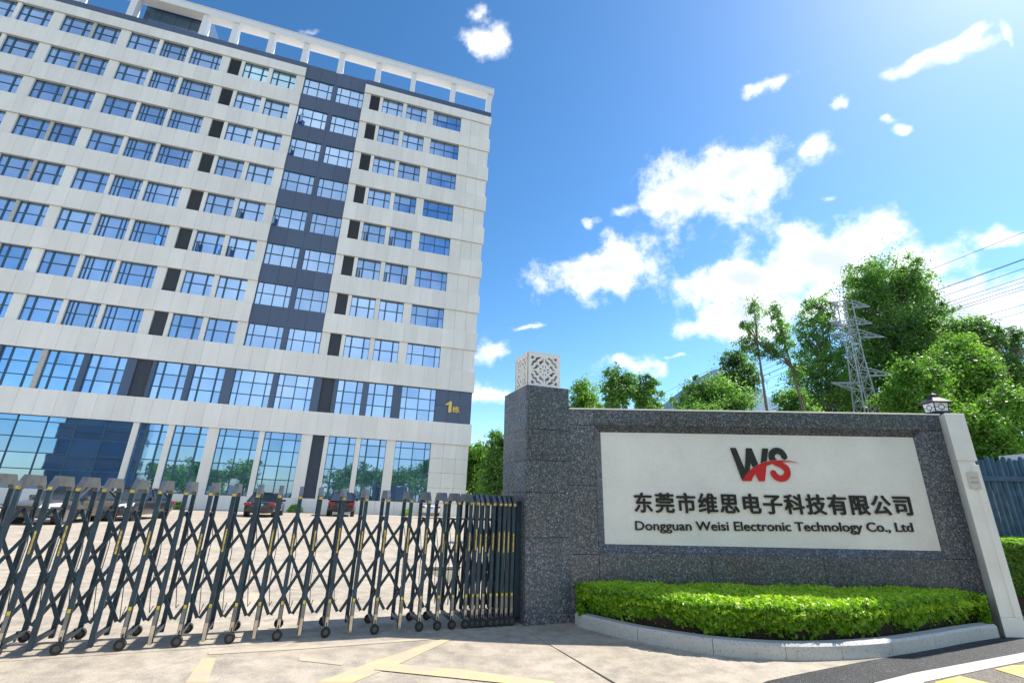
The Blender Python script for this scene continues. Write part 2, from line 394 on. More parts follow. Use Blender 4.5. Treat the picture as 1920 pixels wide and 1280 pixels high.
LEAF_A = m_leaf('tree_leaf_mid', [(0.05, 0.12, 0.04), (0.12, 0.25, 0.07), (0.22, 0.40, 0.11), (0.36, 0.54, 0.17)], 0.6)
LEAF_B = m_leaf('tree_leaf_bright', [(0.055, 0.125, 0.03), (0.13, 0.27, 0.05), (0.23, 0.41, 0.075), (0.38, 0.54, 0.12)], 0.58)
LEAF_C = m_leaf('tree_leaf_bluish', [(0.045, 0.10, 0.05), (0.10, 0.20, 0.09), (0.18, 0.32, 0.13), (0.28, 0.43, 0.18)], 0.56)
# ------------------------------------------------------------------ sign frame (ground rises ~1 degree towards the right)
YW, TILT = math.radians(91.3245), math.radians(1.0807)
SO = Vector((0.3, 6.87, 0))
SX = Vector((math.sin(YW) * math.cos(TILT), math.cos(YW) * math.cos(TILT), math.sin(TILT)))
SZ = Vector((-math.sin(YW) * math.sin(TILT), -math.cos(YW) * math.sin(TILT), math.cos(TILT)))
SY = SZ.cross(SX)
def frame(o, x, y, z): return Matrix(((x.x, y.x, z.x, o.x), (x.y, y.y, z.y, o.y), (x.z, y.z, z.z, o.z), (0, 0, 0, 1)))
SM = frame(SO, SX, SY, SZ)
def s_ground(x, y): return -(SZ.x * (x - SO.x) + SZ.y * (y - SO.y)) / SZ.z
def s_px(x, y, w=0.0):          # pixel -> sign-frame coordinates on its ground plane raised by w
    p = on_plane(x, y, SO + SZ * w, SZ) - SO
    return Vector((p.dot(SX), p.dot(SY), w))

# ------------------------------------------------------------------ ground
EARTH = simple('earth', (0.17, 0.165, 0.12), 0.95, var=0.3, scale=0.3)
mb = MB(); mb.poly([(-1500, -1500, -0.07), (1500, -1500, -0.07), (1500, 1500, -0.07), (-1500, 1500, -0.07)])
tag(mb.build('ground', EARTH), kind='structure')
def clip(poly, a, n, off=0.004):
    """keep the part of a 2-D polygon on the side n of the line through a (n unit), pulled back by off"""
    out = []
    for i in range(len(poly)):
        p, q = poly[i], poly[(i + 1) % len(poly)]
        dp = (p[0] - a[0]) * n[0] + (p[1] - a[1]) * n[1] - off
        dq = (q[0] - a[0]) * n[0] + (q[1] - a[1]) * n[1] - off
        if dp >= 0: out.append(p)
        if (dp >= 0) != (dq >= 0):
            t = dp / (dp - dq); out.append((p[0] + (q[0] - p[0]) * t, p[1] + (q[1] - p[1]) * t))
    return out
GD = Vector((0.9233, 0.3841, 0)); GN = Vector((-0.3841, 0.9233, 0))     # gate direction, gate normal (away from the camera)
pav = empty('pavement'); tag(pav, kind='structure')
J1 = (0.24, 6.81); n1 = (GN.x, GN.y)
hd = Vector((0.78, -1.86)).normalized(); J2n = (-hd.y, hd.x)              # right side of the hinge joint
if J2n[0] < 0: J2n = (-J2n[0], -J2n[1])
J3 = (-2.79, 5.37); j3d = Vector((-0.35, -0.87)).normalized(); J3n = (-j3d.y, j3d.x)
if J3n[0] < 0: J3n = (-J3n[0], -J3n[1])
neg = lambda n: (-n[0], -n[1])
def slab(poly, zf, thick=0.05):
    if len(poly) < 3: return
    mb = MB(); top = [Vector((x, y, zf(x, y))) for x, y in poly]
    mb.prism(top, (0, 0, -thick)); mb.build('concrete_slab', CONCRETE, pav)
front = [(-30, -14), (14, -14), (14, 9), (-30, 9)]
front = clip(front, J1, neg(n1))
zero = lambda x, y: 0.0
slab(clip(front, J3, neg(J3n)), zero)
slab(clip(clip(front, J3, J3n), J1, neg(J2n)), zero)
right = clip([(-1, -8), (13, -8), (13, 16), (-1, 16)], J1, J2n)
slab(right, s_ground)
# yard behind the gate, cast in bays
for i in range(-11, 2):
    for j in range(0, 9):
        a = Vector((J1[0], J1[1], 0)) + GD * (i * 5.5) + GN * (j * 5.5)
        pl = [(p.x, p.y) for p in (a + GD * 0.006 + GN * 0.006, a + GD * 5.494 + GN * 0.006, a + GD * 5.494 + GN * 5.494, a + GD * 0.006 + GN * 5.494)]
        pl = clip(pl, J1, neg(J2n)) if i >= 0 and j < 1 else pl
        if i >= 0 and j >= 1: pl = clip(pl, (1.2, 6.8), (-1, 0))
        slab(pl, zero)
def sheet(name, pts, z, material, parent=None, mw=None):
    mb = MB(); mb.poly([(p[0], p[1], z) for p in pts]); 
    o = mb.build(name, material, parent, mw); return o
def px_sheet(name, pxs, material, z=0.004):
    o = sheet(name, [ground_px(*p) for p in pxs], z, material, pav); return o
px_sheet('painted_line', [(347, 1280), (388, 1280), (405, 1233), (378, 1233)], YELLOW)
px_sheet('painted_line', [(593, 1280), (660, 1280), (745, 1246), (850, 1197), (831, 1197), (690, 1243)], YELLOW)
px_sheet('painted_line', [(748, 1246), (700, 1256), (1030, 1290), (1040, 1279), (860, 1255)], YELLOW, 0.008)
px_sheet('painted_line', [(560, 1238), (562, 1231), (650, 1241), (640, 1247)], FAINT)
px_sheet('painted_line', [(390, 1227), (392, 1221), (560, 1212), (845, 1193), (846, 1196), (560, 1217)], FAINT)
px_sheet('painted_line', [(430, 1150), (478, 1148), (492, 1112), (470, 1112)], FAINT)
# road surface beside the planter (sign frame)
def s_sheet(name, pxs, z, material):
    pts = [s_px(*p) for p in pxs]; return sheet(name, pts, z, material, pav, SM)
def s_raw(name, pts, z, material): return sheet(name, pts, z, material, pav, SM)
P_ = lambda x, y: tuple(s_px(x, y))[:2]
s_raw('asphalt_strip', [P_(1440, 1276), P_(1520, 1259), P_(1608, 1242), P_(1668, 1231), P_(1867, 1195), (7.6, 0.7), (7.6, 0.28), P_(1920, 1223), P_(1711, 1262), P_(1640, 1280), (2.6, -2.4), (1.4, -2.4)], 0.004, ASPHALT)
s_raw('white_edge_line', [P_(1640, 1280.5), P_(1711, 1262.5), P_(1920, 1223.5), (7.6, 0.275), (7.6, -0.12), P_(1920, 1240), P_(1733, 1279), (3.0, -2.4), (2.61, -2.4)], 0.007, WHITEP)
s_raw('road_surface', [P_(1735, 1279), P_(1920, 1240.5), (7.6, -0.13), (14, -0.13), (14, -8), (3.2, -8), (3.03, -2.4)], 0.004, ROAD)
s_raw('road_marking', [P_(1752, 1280), P_(1800, 1268), P_(1850, 1280), (4.35, -2.2), (3.6, -2.2)], 0.009, YELLOW2)
s_raw('road_marking', [P_(1865, 1255), P_(1898, 1248), (5.9, -1.0), (5.5, -1.75), (4.9, -1.9), (4.75, -1.75)], 0.009, YELLOW2)

# ------------------------------------------------------------------ office building
YB = math.radians(73.331)
DU = Vector((math.sin(YB), math.cos(YB), 0)); DI = Vector((-DU.y, DU.x, 0))     # along facade, into the building
B0 = Vector((-3.7241546, 45.8489986, 0))
BM = frame(B0, DU, DI, Vector((0, 0, 1)))
def fac(x, y):
    p = on_plane(x, y, B0, DI) - B0; return p.dot(DU), p.z
bld = empty('office_building', BM)
tag(bld, 'tall white ten storey office block with rows of blue windows', 'building')
HEADS = [44.45, 40.45, 36.4, 32.3, 28.1, 24.0, 19.9, 15.8]; WH = 2.2
UL, ST0, ST1, UR = -54.0, -20.85, -14.6, 0.0
core = MB()
core.box(UL, UR, 0.32, 16, 0, 46.2)
# joint-backing behind the protruding bands
bands = []
zs = HEADS[0]
bands.append((44.45, 45.6, 0))
for i, h in enumerate(HEADS):
    lo = HEADS[i + 1] if i + 1 < len(HEADS) else 11.5
    bands.append((lo, h - WH, 1 if i + 1 == len(HEADS) else 0))
bands.append((6.35, 8.35, 1))
for z0, z1, full in bands:
    for a, b_ in ([(UL, UR)] if full else [(UL, ST0), (ST1, UR)]):
        core.box(a + .01, b_ + (.13 if b_ == UR else -.01), -0.10, 0.32, z0 + .015, z1 - .015)
core.build('wall_core', JOINT, bld)
cache = {}
def box_mesh(name, w, d, h, material, bv=0.0):
    k = (name, round(w, 3), round(d, 3), round(h, 3), material.name)
    if k not in cache:
        mb = MB(); mb.box(0, w, 0, d, 0, h); cache[k] = mb.mesh(name, material)
    return cache[k]
pieces = []      # (name, u0, u1, y0, y1, z0, z1, material)
G = 0.008
def run(name, a, b_, z0, z1, y0, y1, step, material):
    n = max(1, round((b_ - a) / step)); w = (b_ - a) / n
    for i in range(n): pieces.append((name, a + i * w + G, a + (i + 1) * w - G, y0, y1, z0, z1, material))
for z0, z1, full in bands:
    if full: run('cladding_panel', UL, UR + .15, z0, z1, -0.13, -0.10, 1.25, CLAD)
    else:
        run('cladding_panel', UL, ST0, z0, z1, -0.13, -0.10, 1.25, CLAD)
        run('cladding_panel', ST1, UR + .15, z0, z1, -0.13, -0.10, 1.25, CLAD)
# window columns: u0, u1, kind
COLS = [(-53.5, -51.1, 'n'), (-48.35, -46.1, 'n'), (-45.8, -43.3, 'n'), (-42.45, -40.12, 'n'), (-39.87, -37.8, 'n'), (-37.0, -34.5, 'n'), (-34.18, -31.92, 'm'),
        (-31.6, -28.85, 'm'), (-26.7, -24.38, 'n'), (-24.0, -21.68, 'n'), (-12.5, -10.25, 'n'), (-9.83, -7.53, 'n'), (-6.73, -3.48, 'w')]
STRIP = [(-20.8, -17.9, 'w'), (-17.45, -14.65, 'w')]
LOUVS = [(-28.1, -27.02), (-13.87, -12.84)]
def gaps(items, a, b_):
    out = []; x = a
    for s, e in sorted(items):
        if s - x > 0.02: out.append((x, s))
        x = e
    if b_ - x > 0.02: out.append((x, b_))
    return out
def inner(items, a, b_): return [(s, e) for s, e in items if s >= a - .01 and e <= b_ + .01]
allopen = [(c[0], c[1]) for c in COLS] + LOUVS
for h in HEADS:
    for a, b_ in ((UL, ST0), (ST1, UR)):
        for s, e in gaps(inner(allopen, a, b_), a, b_):
            tan = (e - s) < 0.27
            if e - s > 1.6: run('pier_panel', s, e, h - WH, h, 0.0, 0.33, 1.16, CLAD)
            else: pieces.append(('pier_panel', s, e, 0.05 if tan else 0.0, 0.33, h - WH, h, TANM if tan else CLAD))
# recessed slate strip
for i, h in enumerate(HEADS):
    z1 = 46.3 if i == 0 else HEADS[i - 1] - WH
    run('spandrel_panel', ST0 + .01, ST1 - .01, h, z1, 0.06, 0.33, 1.56, DCLAD)
    for s, e in gaps([(c[0], c[1]) for c in STRIP], ST0, ST1): pieces.append(('strip_pier', s + .002, e - .002, 0.08, 0.33, h - WH, h, DCLAD))
# second floor: slate piers
F2 = [(-45.8, -43.3), (-42.6, -40.2), (-39.9, -37.6), (-37.2, -34.66), (-34.3, -31.9), (-31.5, -28.95), (-26.85, -24.52), (-24.1, -21.77), (-21.0, -17.95), (-17.52, -14.57), (-12.52, -10.3), (-9.82, -7.55), (-6.78, -3.52)]
L2 = [(-28.25, -27.13), (-13.9, -12.84)]
for s, e in gaps(F2 + L2, UL, UR):
    pale = abs(s + 34.66) < .05
    if e - s > 2: 
        run('slate_pier', s, e, 8.35, 9.95, 0.0, 0.33, 1.2, DCLAD); run('slate_pier', s, e, 9.97, 11.5, 0.0, 0.33, 1.2, DCLAD)
    else: pieces.append(('slate_pier', s, e, 0.02, 0.33, 8.35, 11.5, TANM if pale else DCLAD))
# ground floor
F1 = [(-26.83, -24.82), (-24.39, -21.95), (-21.16, -18.12), (-17.7, -14.77), (-12.55, -10.26), (-9.84, -7.6), (-6.8, -3.58)]
CW = (-46.0, -27.25); L1 = [(-13.9, -12.9)]
for s, e in gaps(F1 + L1 + [CW], UL, UR):
    if e - s > 2:
        for q in range(4): run('pier_panel', s, e, 1.1 + q * 1.3125 + G, 1.1 + (q + 1) * 1.3125 - G, 0.0, 0.33, 1.19, CLAD)
    else: pieces.append(('pier_panel', s, e, 0.0, 0.33, 1.1, 6.35, CLAD))
run('plinth_panel', UL, UR, 0.0, 1.1 - G, -0.04, 0.33, 1.6, CLAD)
# roof edge strip
run('roof_edge_panel', UL, ST0, 45.6, 46.4, 0.02, 0.32, 2.5, DCLAD)
run('roof_edge_panel', ST1, UR + .1, 45.6, 46.4, 0.02, 0.32, 2.5, DCLAD)
def vis(u, z):
    p = pix(BM @ Vector((u, 0, z))); return -30 < p[0] < 1950 and -30 < p[1] < 1300
counts = {}
pieces.sort(key=lambda q: (not vis((q[1] + q[2]) / 2, (q[5] + q[6]) / 2), q[5]))
rest = {}
for (nm, u0, u1, y0, y1, z0, z1, mt) in pieces:
    counts[nm] = counts.get(nm, 0) + 1
    if counts[nm] <= 290 and vis((u0 + u1) / 2, (z0 + z1) / 2):
        link(nm, box_mesh(nm, u1 - u0, y1 - y0, z1 - z0, mt), bld, T(u0, y0, z0))
    else:
        rest.setdefault((nm, mt.name), (MB(), mt))[0].box(u0, u1, y0, y1, z0, z1)
for (nm, _), (mb, mt) in rest.items(): tag(mb.build(nm, mt, bld), kind='stuff')

# windows
def divisions(kind, w):
    if kind == 'n': f = [0, .25, .75, 1]
    elif kind == 'm': f = [0, .13, .27, .71, .85, 1]
    elif kind == 'w': f = [0, .155, .5, .845, 1]
    else: f = [i / kind for i in range(kind + 1)]
    return [x * w for x in f]
wcache = {}
def window(u0, u1, z0, z1, kind, rows, glass, single, ydep=0.17, name='window'):
    w, h = u1 - u0, z1 - z0
    k = (round(w, 2), round(h, 2), kind, tuple(rows), glass.name)
    xs = divisions(kind, w); zs = [r * h for r in rows]
    if k not in wcache:
        mb = MB(); fw = 0.046
        for i, x in enumerate(xs):
            ww = fw * (1.35 if kind == 'n' and 0 < i < len(xs) - 1 else 0.8)
            a = max(0.0, x - ww); b_ = min(w, x + ww)
            mb.box(a, b_, 0, 0.10, 0, h)
        for i, z in enumerate(zs):
            a = max(0.0, z - fw * .75); b_ = min(h, z + fw * .75)
            for j in range(len(xs) - 1): mb.box(xs[j] + .03, xs[j + 1] - .03, 0.012, 0.09, a, b_)
        wcache[k] = mb.mesh('window', FRAME)
    wo = link(name, wcache[k], bld, T(u0, ydep, z0))
    pmb = MB()
    for i in range(len(xs) - 1):
        for j in range(len(zs) - 1):
            a, b_, c, d = xs[i] + .02, xs[i + 1] - .02, zs[j] + .02, zs[j + 1] - .02
            ts = .0028 if single else .006; t1, t2 = rng.gauss(0, ts), rng.gauss(0, ts)
            q = pmb if not single else MB()
            y = 0.06
            dy = [t1 * (b_ - a) + t2 * (d - c)]
            c8 = [(a, y, c), (b_, y + t1 * (b_ - a), c), (b_, y + .012 + t1 * (b_ - a), c), (a, y + .012, c),
                  (a, y + t2 * (d - c), d), (b_, y + dy[0], d), (b_, y + .012 + dy[0], d), (a, y + .012 + t2 * (d - c), d)]
            q.hexa(c8)
            if single: q.build('pane', glass, wo)
    if not single: tag(pmb.build('panes', glass, wo), kind='stuff')
    return wo
for r_i, h in enumerate(HEADS):
    for (a, b_, kd) in COLS + STRIP:
        strip = (a, b_, kd) in STRIP
        gl = GREENGLASS if (r_i == 0 and a in (-26.7, -24.0)) else GLASS
        window(a, b_, h - WH, h, kd, [0, .52, 1], gl, False, 0.17 if not strip else 0.14)
for (a, b_) in F2:
    window(a, b_, 8.35, 11.5, 'w' if b_ - a > 2.75 else 'n', [0, .33, .665, 1], GLASS, a > -38)
for (a, b_) in F1:
    window(a, b_, 1.1, 6.35, 'w' if b_ - a > 2.75 else 'n', [0, .26, .47, .70, .89, 1], GLASS2, True)
window(CW[0], CW[1], 1.1, 6.35, 10, [0, .26, .48, .70, .92, 1], GLASS2, True, 0.2)
# louvers
def louver(u0, u1, z0, z1):
    mb = MB(); w, h = u1 - u0, z1 - z0
    mb.box(0, w, 0.10, 0.14, 0, h)
    n = int(h / 0.095)
    for i in range(n):
        z = (i + .5) * h / n
        mb.hexa([(0.01, 0.0, z - .035), (w - .01, 0.0, z - .035), (w - .01, 0.10, z + .02), (.01, 0.10, z + .02),
                 (0.01, 0.0, z - .020), (w - .01, 0.0, z - .020), (w - .01, 0.10, z + .035), (.01, 0.10, z + .035)])
    mb.build('louver', LOUV, bld, T(u0, 0.12, z0))
for h in HEADS:
    for a, b_ in LOUVS: louver(a, b_, h - WH, h)
for a, b_ in L2: louver(a, b_, 8.35, 11.5)
for a, b_ in L1: louver(a, b_, 1.1, 6.35)
# open casements
for (px_, py_, sw, sgn) in [(566, 226, .75, 1), (545, 286, .5, 1), (452, 400, .5, 1), (374, 457, .5, 1), (410, 464, .5, -1), (433, 468, .5, 1), (515, 412, .55, 1),
                          (687, 440, .45, 1), (735, 450, .45, 1), (673, 513, .45, 1), (724, 520, .45, 1), (758, 524, .45, -1), (296, 447, .5, -1)]:
    u, z = fac(px_, py_)
    hh = 0.98
    row = min(HEADS, key=lambda q: abs(q - WH - (z - .5)))
    z0 = row - WH + 0.06
    mb = MB(); fr = 0.045
    mb.box(0, sw, -fr, 0, 0, fr); mb.box(0, sw, -fr, 0, hh - fr, hh); mb.box(0, fr, -fr, 0, fr, hh - fr); mb.box(sw - fr, sw, -fr, 0, fr, hh - fr)
    o = mb.build('open_casement', FRAME, bld, T(u - sw / 2 if sgn > 0 else u + sw / 2, 0.15, z0) @ RZ(math.radians(-48 if sgn > 0 else 180 + 48)))
    mb = MB(); mb.box(fr, sw - fr, -.03, -.018, fr, hh - fr); mb.build('pane', GLASS, o)
# roof frame: fins and beam
FINS = [-46.2, -42.2, -37.75, -31.35, -28.5, -24.9, -21.42, -17.6, -13.53, -9.5, -4.75, -0.25]
for u in FINS:
    mb = MB(); hw = 0.28
    mb.prism([(u - hw, 0.05, 46.2), (u - hw, 1.1, 46.2), (u - hw, 0.75, 49.2), (u - hw, 0.05, 49.2)], (2 * hw, 0, 0))
    mb.build('roof_fin', TRIM, bld)
for i in range(9):
    a = UL + i * 6.05; b_ = min(a + 6.04, 0.25)
    mb = MB(); mb.box(a, b_, -0.12, 0.95, 49.2, 50.0); mb.build('roof_beam', TRIM, bld)
mb = MB(); mb.box(UL, 0.3, -0.17, 1.0, 50.005, 50.1); mb.build('beam_coping', TRIM, bld)
mb = MB()
mb.prism([(-37.3, 1.3, 46.2), (-37.3, 6.5, 46.2), (-37.3, 6.5, 51.0), (-37.3, 2.2, 51.0), (-37.3, 1.3, 50.1)], (5.6, 0, 0))
ph = mb.build('rooftop_plant_room', DCLAD, bld)
mb = MB()
for i in range(4): mb.box(-37.2 + i * 1.38, -37.2 + (i + 1) * 1.38 - .04, 1.26, 1.296, 46.4, 50.0)
mb.build('glazing', m_glass('plant_glass', (0.16, 0.26, 0.36), (0.12, 0.22, 0.32), 0.1), ph)

# ------------------------------------------------------------------ lettering helpers
def glyphs(items):
    """items: list of (text, size, bold offset, extrude) -> list of meshes (flat in XY, facing +Z)"""
    obs = []
    for txt, size, off, ext in items:
        cu = bpy.data.curves.new('t', 'FONT'); cu.body = txt; cu.size = size; cu.extrude = ext; cu.resolution_u = 4
        o = bpy.data.objects.new('t', cu); col.objects.link(o); obs.append(o)
    dg = bpy.context.evaluated_depsgraph_get(); dg.update()
    res = []
    for (txt, size, off, ext), o in zip(items, obs):
        me = bpy.data.meshes.new_from_object(o.evaluated_get(dg))
        if off > 0:          # heavier stroke: the glyph laid down several times a hair apart
            bm = bmesh.new()
            for k in range(9):
                a = 2 * math.pi * k / 8; r_ = off if k < 8 else 0
                v0 = len(bm.verts); bm.from_mesh(me); bm.verts.ensure_lookup_table()
                for v in bm.verts[v0:]: v.co += Vector((r_ * math.cos(a), r_ * math.sin(a), -0.0004 * k))
            bm.to_mesh(me); bm.free()
        res.append(me)
    for o in obs:
        c = o.data; bpy.data.objects.remove(o); bpy.data.curves.remove(c)
    return res
def bounds(me):
    if not len(me.vertices): return None
    a = np.empty(len(me.vertices) * 3); me.vertices.foreach_get('co', a); a = a.reshape(-1, 3)
    return a.min(0), a.max(0)
FACE = Matrix(((1, 0, 0, 0), (0, 0, -1, 0), (0, 1, 0, 0), (0, 0, 0, 1)))      # text plane -> standing, facing -Y
one = MB(); one.prism([(.34, 0, 0), (.62, 0, 0), (.62, 1, 0), (.42, 1, 0), (.30, .86, 0), (.06, .74, 0), (.06, .58, 0), (.34, .70, 0)], (0, 0, .05))
g2, = glyphs([('栋', 0.85, 0.016, 0.05)])
for me, (pl, pt, prr, pb) in ((one.mesh('building_number', GOLD), (836, 751.5, 845.5, 773.5)), (g2, (848, 761, 861, 774.5))):
    (u0, z1), (u1, z0) = fac(pl, pt), fac(prr, pb)
    lo, hi = bounds(me); sx = (u1 - u0) / (hi[0] - lo[0]); sz = (z1 - z0) / (hi[1] - lo[1])
    me.materials.clear(); me.materials.append(GOLD); me.name = 'building_number'
    link('building_number', me, bld, T(u0 - lo[0] * sx, -0.06, z0 - lo[1] * sz) @ Matrix.Diagonal((sx, 1, sz, 1)) @ FACE)
# ------------------------------------------------------------------ name wall
wall = empty('sign_wall', SM)
tag(wall, 'dark granite gate wall carrying a white company name panel', 'sign wall')
WF = 0.25
mb = MB(); mb.box(0.70, 6.18, WF + 0.16, WF + 0.55, -0.15, 2.82); mb.build('wall_core', GRANITE, wall)
def gslab(u0, u1, w0, w1, y0=WF, y1=WF + .158, name='granite_slab', material=GRANITE, parent=wall, g=0.0025, bv=0.003):
    mb = MB(); mb.box(u0 + g, u1 - g, y0, y1, w0 + g, w1 - g)
    return mb.build(name, material, parent, bevel=bv)
OU0, OU1, OW0, OW1 = 1.025, 5.88, 0.866, 2.61
IU0, IU1, IW0, IW1 = 1.13, 5.80, 0.96, 2.52
for a, b_ in ((0.63, OU0), (OU0, 2.25), (2.25, 4.2), (4.2, OU1), (OU1, 6.18)): gslab(a, b_, OW1, 2.84)
for a, b_ in ((-.15, .42), (.42, .83), (.83, 1.74), (1.74, OW1)): gslab(.63, OU0, a, b_)
for a, b_ in ((OU0, 2.56), (2.56, 4.09), (4.09, OU1), (OU1, 6.18)):
    gslab(a, b_, -.15, .36); gslab(a, b_, .36, OW0)
for a, b_ in ((OW0, 1.74), (1.74, OW1)): gslab(OU1, 6.18, a, b_)
mb = MB(); mb.box(.66, 6.2, WF - .012, WF + .57, 2.842, 2.862); mb.build('coping', WSTONE, wall, bevel=.003)
def bevel_piece(o0, o1, i1, i0):
    mb = MB()
    F = lambda p, y: Vector((p[0], y, p[1]))
    a, b_, c, d = F(o0, WF + .001), F(o1, WF + .001), F(i1, WF + .10), F(i0, WF + .10)
    mb.hexa([a + Vector((0, .15, 0)), b_ + Vector((0, .15, 0)), c + Vector((0, .055, 0)), d + Vector((0, .055, 0)), a, b_, c, d])
    me = mb.mesh('bevel_slab', GRANITE)
    bm = bmesh.new(); bm.from_mesh(me); bmesh.ops.recalc_face_normals(bm, faces=bm.faces); bm.to_mesh(me); bm.free()
    link('bevel_slab', me, wall)
e = .002
for k in range(3):     # top and bottom run in three stones
    f0, f1 = k / 3, (k + 1) / 3
    L_ = lambda a, b_, f: a + (b_ - a) * f
    bevel_piece((L_(OU0, OU1, f0) + e, OW1), (L_(OU0, OU1, f1) - e, OW1), (L_(IU0, IU1, f1) - e, IW1), (L_(IU0, IU1, f0) + e, IW1))
    bevel_piece((L_(OU0, OU1, f0) + e, OW0), (L_(OU0, OU1, f1) - e, OW0), (L_(IU0, IU1, f1) - e, IW0), (L_(IU0, IU1, f0) + e, IW0))
bevel_piece((OU0, OW0 + e), (OU0, OW1 - e), (IU0, IW1 - e), (IU0, IW0 + e))
bevel_piece((OU1, OW0 + e), (OU1, OW1 - e), (IU1, IW1 - e), (IU1, IW0 + e))
PF = WF + .10
mb = MB(); mb.box(IU0, IU1, PF + .012, PF + .055, IW0, IW1); panel = mb.build('name_panel', PANEL, wall)
tag(panel, 'pale speckled stone panel with black lettering and logo')
for i in range(4):
    for j in range(2):
        w_ = (IU1 - IU0) / 4; h_ = (IW1 - IW0) / 2
        gslab(IU0 + i * w_, IU0 + (i + 1) * w_, IW0 + j * h_, IW0 + (j + 1) * h_, PF, PF + .0115, 'panel_slab', PANEL, panel, 0.0006, 0)
# company name, one piece per character
cn = '东莞市维思电子科技有限公司'
ms = glyphs([(c, 0.288, 0.0062, 0.008) for c in cn])
for i, me in enumerate(ms):
    lo, hi = bounds(me)
    cx = 1.705 + i * 0.3085
    me.materials.clear(); me.materials.append(BLACKL); me.name = 'letter'
    cyg = 1.525 + i * 0.0025
    link('letter', me, panel, T(cx - 0.146, PF - .018, cyg - .112) @ FACE)
en = 'Dongguan Weisi Electronic Technology Co., Ltd'
SZE = 0.1715
idx = [i for i, c in enumerate(en) if c != ' ']
ms = glyphs([(en[i], SZE, 0.0022, 0.006) for i in idx])
pre = glyphs([(en[:i + 1], SZE, 0.0022, 0.006) for i in idx])
x_end = bounds(pre[-1])[1][0]; x_st = bounds(pre[0])[0][0]
kx = (5.475 - 1.567) / (x_end - x_st)
for i, me, pm in zip(idx, ms, pre):
    off = bounds(pm)[1][0] - bounds(me)[1][0]
    me.materials.clear(); me.materials.append(BLACKL); me.name = 'letter'
    link('letter', me, panel, T(1.567 + (off - x_st) * kx, PF - .014, 1.153 + (off - x_st) * kx * .013) @ Matrix.Diagonal((kx, 1, 1, 1)) @ FACE)
    bpy.data.meshes.remove(pm)

# shapes cut out by a signed function (marching squares, extruded)
def cut_mesh(name, f, x0, x1, y0, y1, nx, ny, depth, material, mw=None):
    X = np.linspace(x0, x1, nx + 1); Y = np.linspace(y0, y1, ny + 1)
    V = np.array([[f(x, y) for y in Y] for x in X])
    mb = MB()
    for i in range(nx):
        for j in range(ny):
            cs = [(X[i], Y[j], V[i, j]), (X[i + 1], Y[j], V[i + 1, j]), (X[i + 1], Y[j + 1], V[i + 1, j + 1]), (X[i], Y[j + 1], V[i, j + 1])]
            if max(c[2] for c in cs) <= 0: continue
            out = []; edges = []
            for k in range(4):
                a, b_ = cs[k], cs[(k + 1) % 4]
                if a[2] > 0: out.append((a[0], a[1], 0))
                if (a[2] > 0) != (b_[2] > 0):
                    t = a[2] / (a[2] - b_[2]); out.append((a[0] + (b_[0] - a[0]) * t, a[1] + (b_[1] - a[1]) * t, 1 if a[2] > 0 else 2))
            if len(out) < 3: continue
            mb.poly([(p[0], 0, p[1]) for p in out]); mb.poly([(p[0], depth, p[1]) for p in reversed(out)])
            for k in range(len(out)):
                p, q = out[k], out[(k + 1) % len(out)]
                if p[2] == 1 and q[2] == 2: mb.poly([(q[0], 0, q[1]), (p[0], 0, p[1]), (p[0], depth, p[1]), (q[0], depth, q[1])])
    return mb.mesh(name, material)
# logo in zoom pixels: x right, y down -> metres
LS = 0.001764
def lx(px_): return 3.049 + (px_ - 1235) * LS
def lw(py_): return 2.318 - (py_ - 345) * LS * 1.012
def inpoly(x, y, P):
    c = False; d = 1e9
    for i in range(len(P)):
        (ax, ay), (bx, by) = P[i], P[(i + 1) % len(P)]
        if (ay > y) != (by > y) and x < (bx - ax) * (y - ay) / (by - ay) + ax: c = not c
        t = max(0, min(1, ((x - ax) * (bx - ax) + (y - ay) * (by - ay)) / ((bx - ax) ** 2 + (by - ay) ** 2)))
        d = min(d, math.hypot(x - ax - t * (bx - ax), y - ay - t * (by - ay)))
    return d if c else -d
WP = [(1235, 345), (1283, 345), (1336, 520), (1369, 345), (1414, 345), (1463, 515), (1505, 345), (1553, 345), (1486, 608), (1437, 608), (1392, 455), (1350, 608), (1302, 608)]
SL = [(1678, 408)] + [(1625 + 52 * math.cos(math.radians(a)), 413 - 52 * math.sin(math.radians(a))) for a in range(10, 211, 15)] + [(1602, 458), (1632, 470), (1662, 490)] + \
     [(1625 + 60 * math.cos(math.radians(a)), 528 + 57 * math.sin(math.radians(a))) for a in range(-30, 176, 15)]
def s_dist(x, y):
    d = 1e9
    for (ax, ay), (bx, by) in zip(SL, SL[1:]):
        t = max(0, min(1, ((x - ax) * (bx - ax) + (y - ay) * (by - ay)) / ((bx - ax) ** 2 + (by - ay) ** 2)))
        d = min(d, math.hypot(x - ax - t * (bx - ax), y - ay - t * (by - ay)))
    return 24.5 - d
UPP = [(1296, 612), (1330, 565), (1380, 520), (1430, 488), (1500, 458), (1570, 443), (1640, 439), (1720, 443), (1795, 459)]
LOW = [(1372, 612), (1392, 578), (1425, 540), (1470, 508), (1520, 485), (1580, 462), (1640, 451), (1720, 450), (1795, 460.5)]
def interp(C, x):
    if x <= C[0][0]: return C[0][1] + (C[0][0] - x) * 1.4
    for (ax, ay), (bx, by) in zip(C, C[1:]):
        if x <= bx: return ay + (by - ay) * (x - ax) / (bx - ax)
    return C[-1][1]
def f_black(x, y): return min(max(inpoly(x, y, WP), s_dist(x, y)), interp(UPP, x) - 5 - y)
def f_red(x, y):
    band = min(y - interp(UPP, x), interp(LOW, x) - y, 608 - y, 1796 - x, x - 1296)
    low = min(max(inpoly(x, y, WP) if x > 1405 else -9, s_dist(x, y)), y - interp(UPP, x))
    return max(band, low)
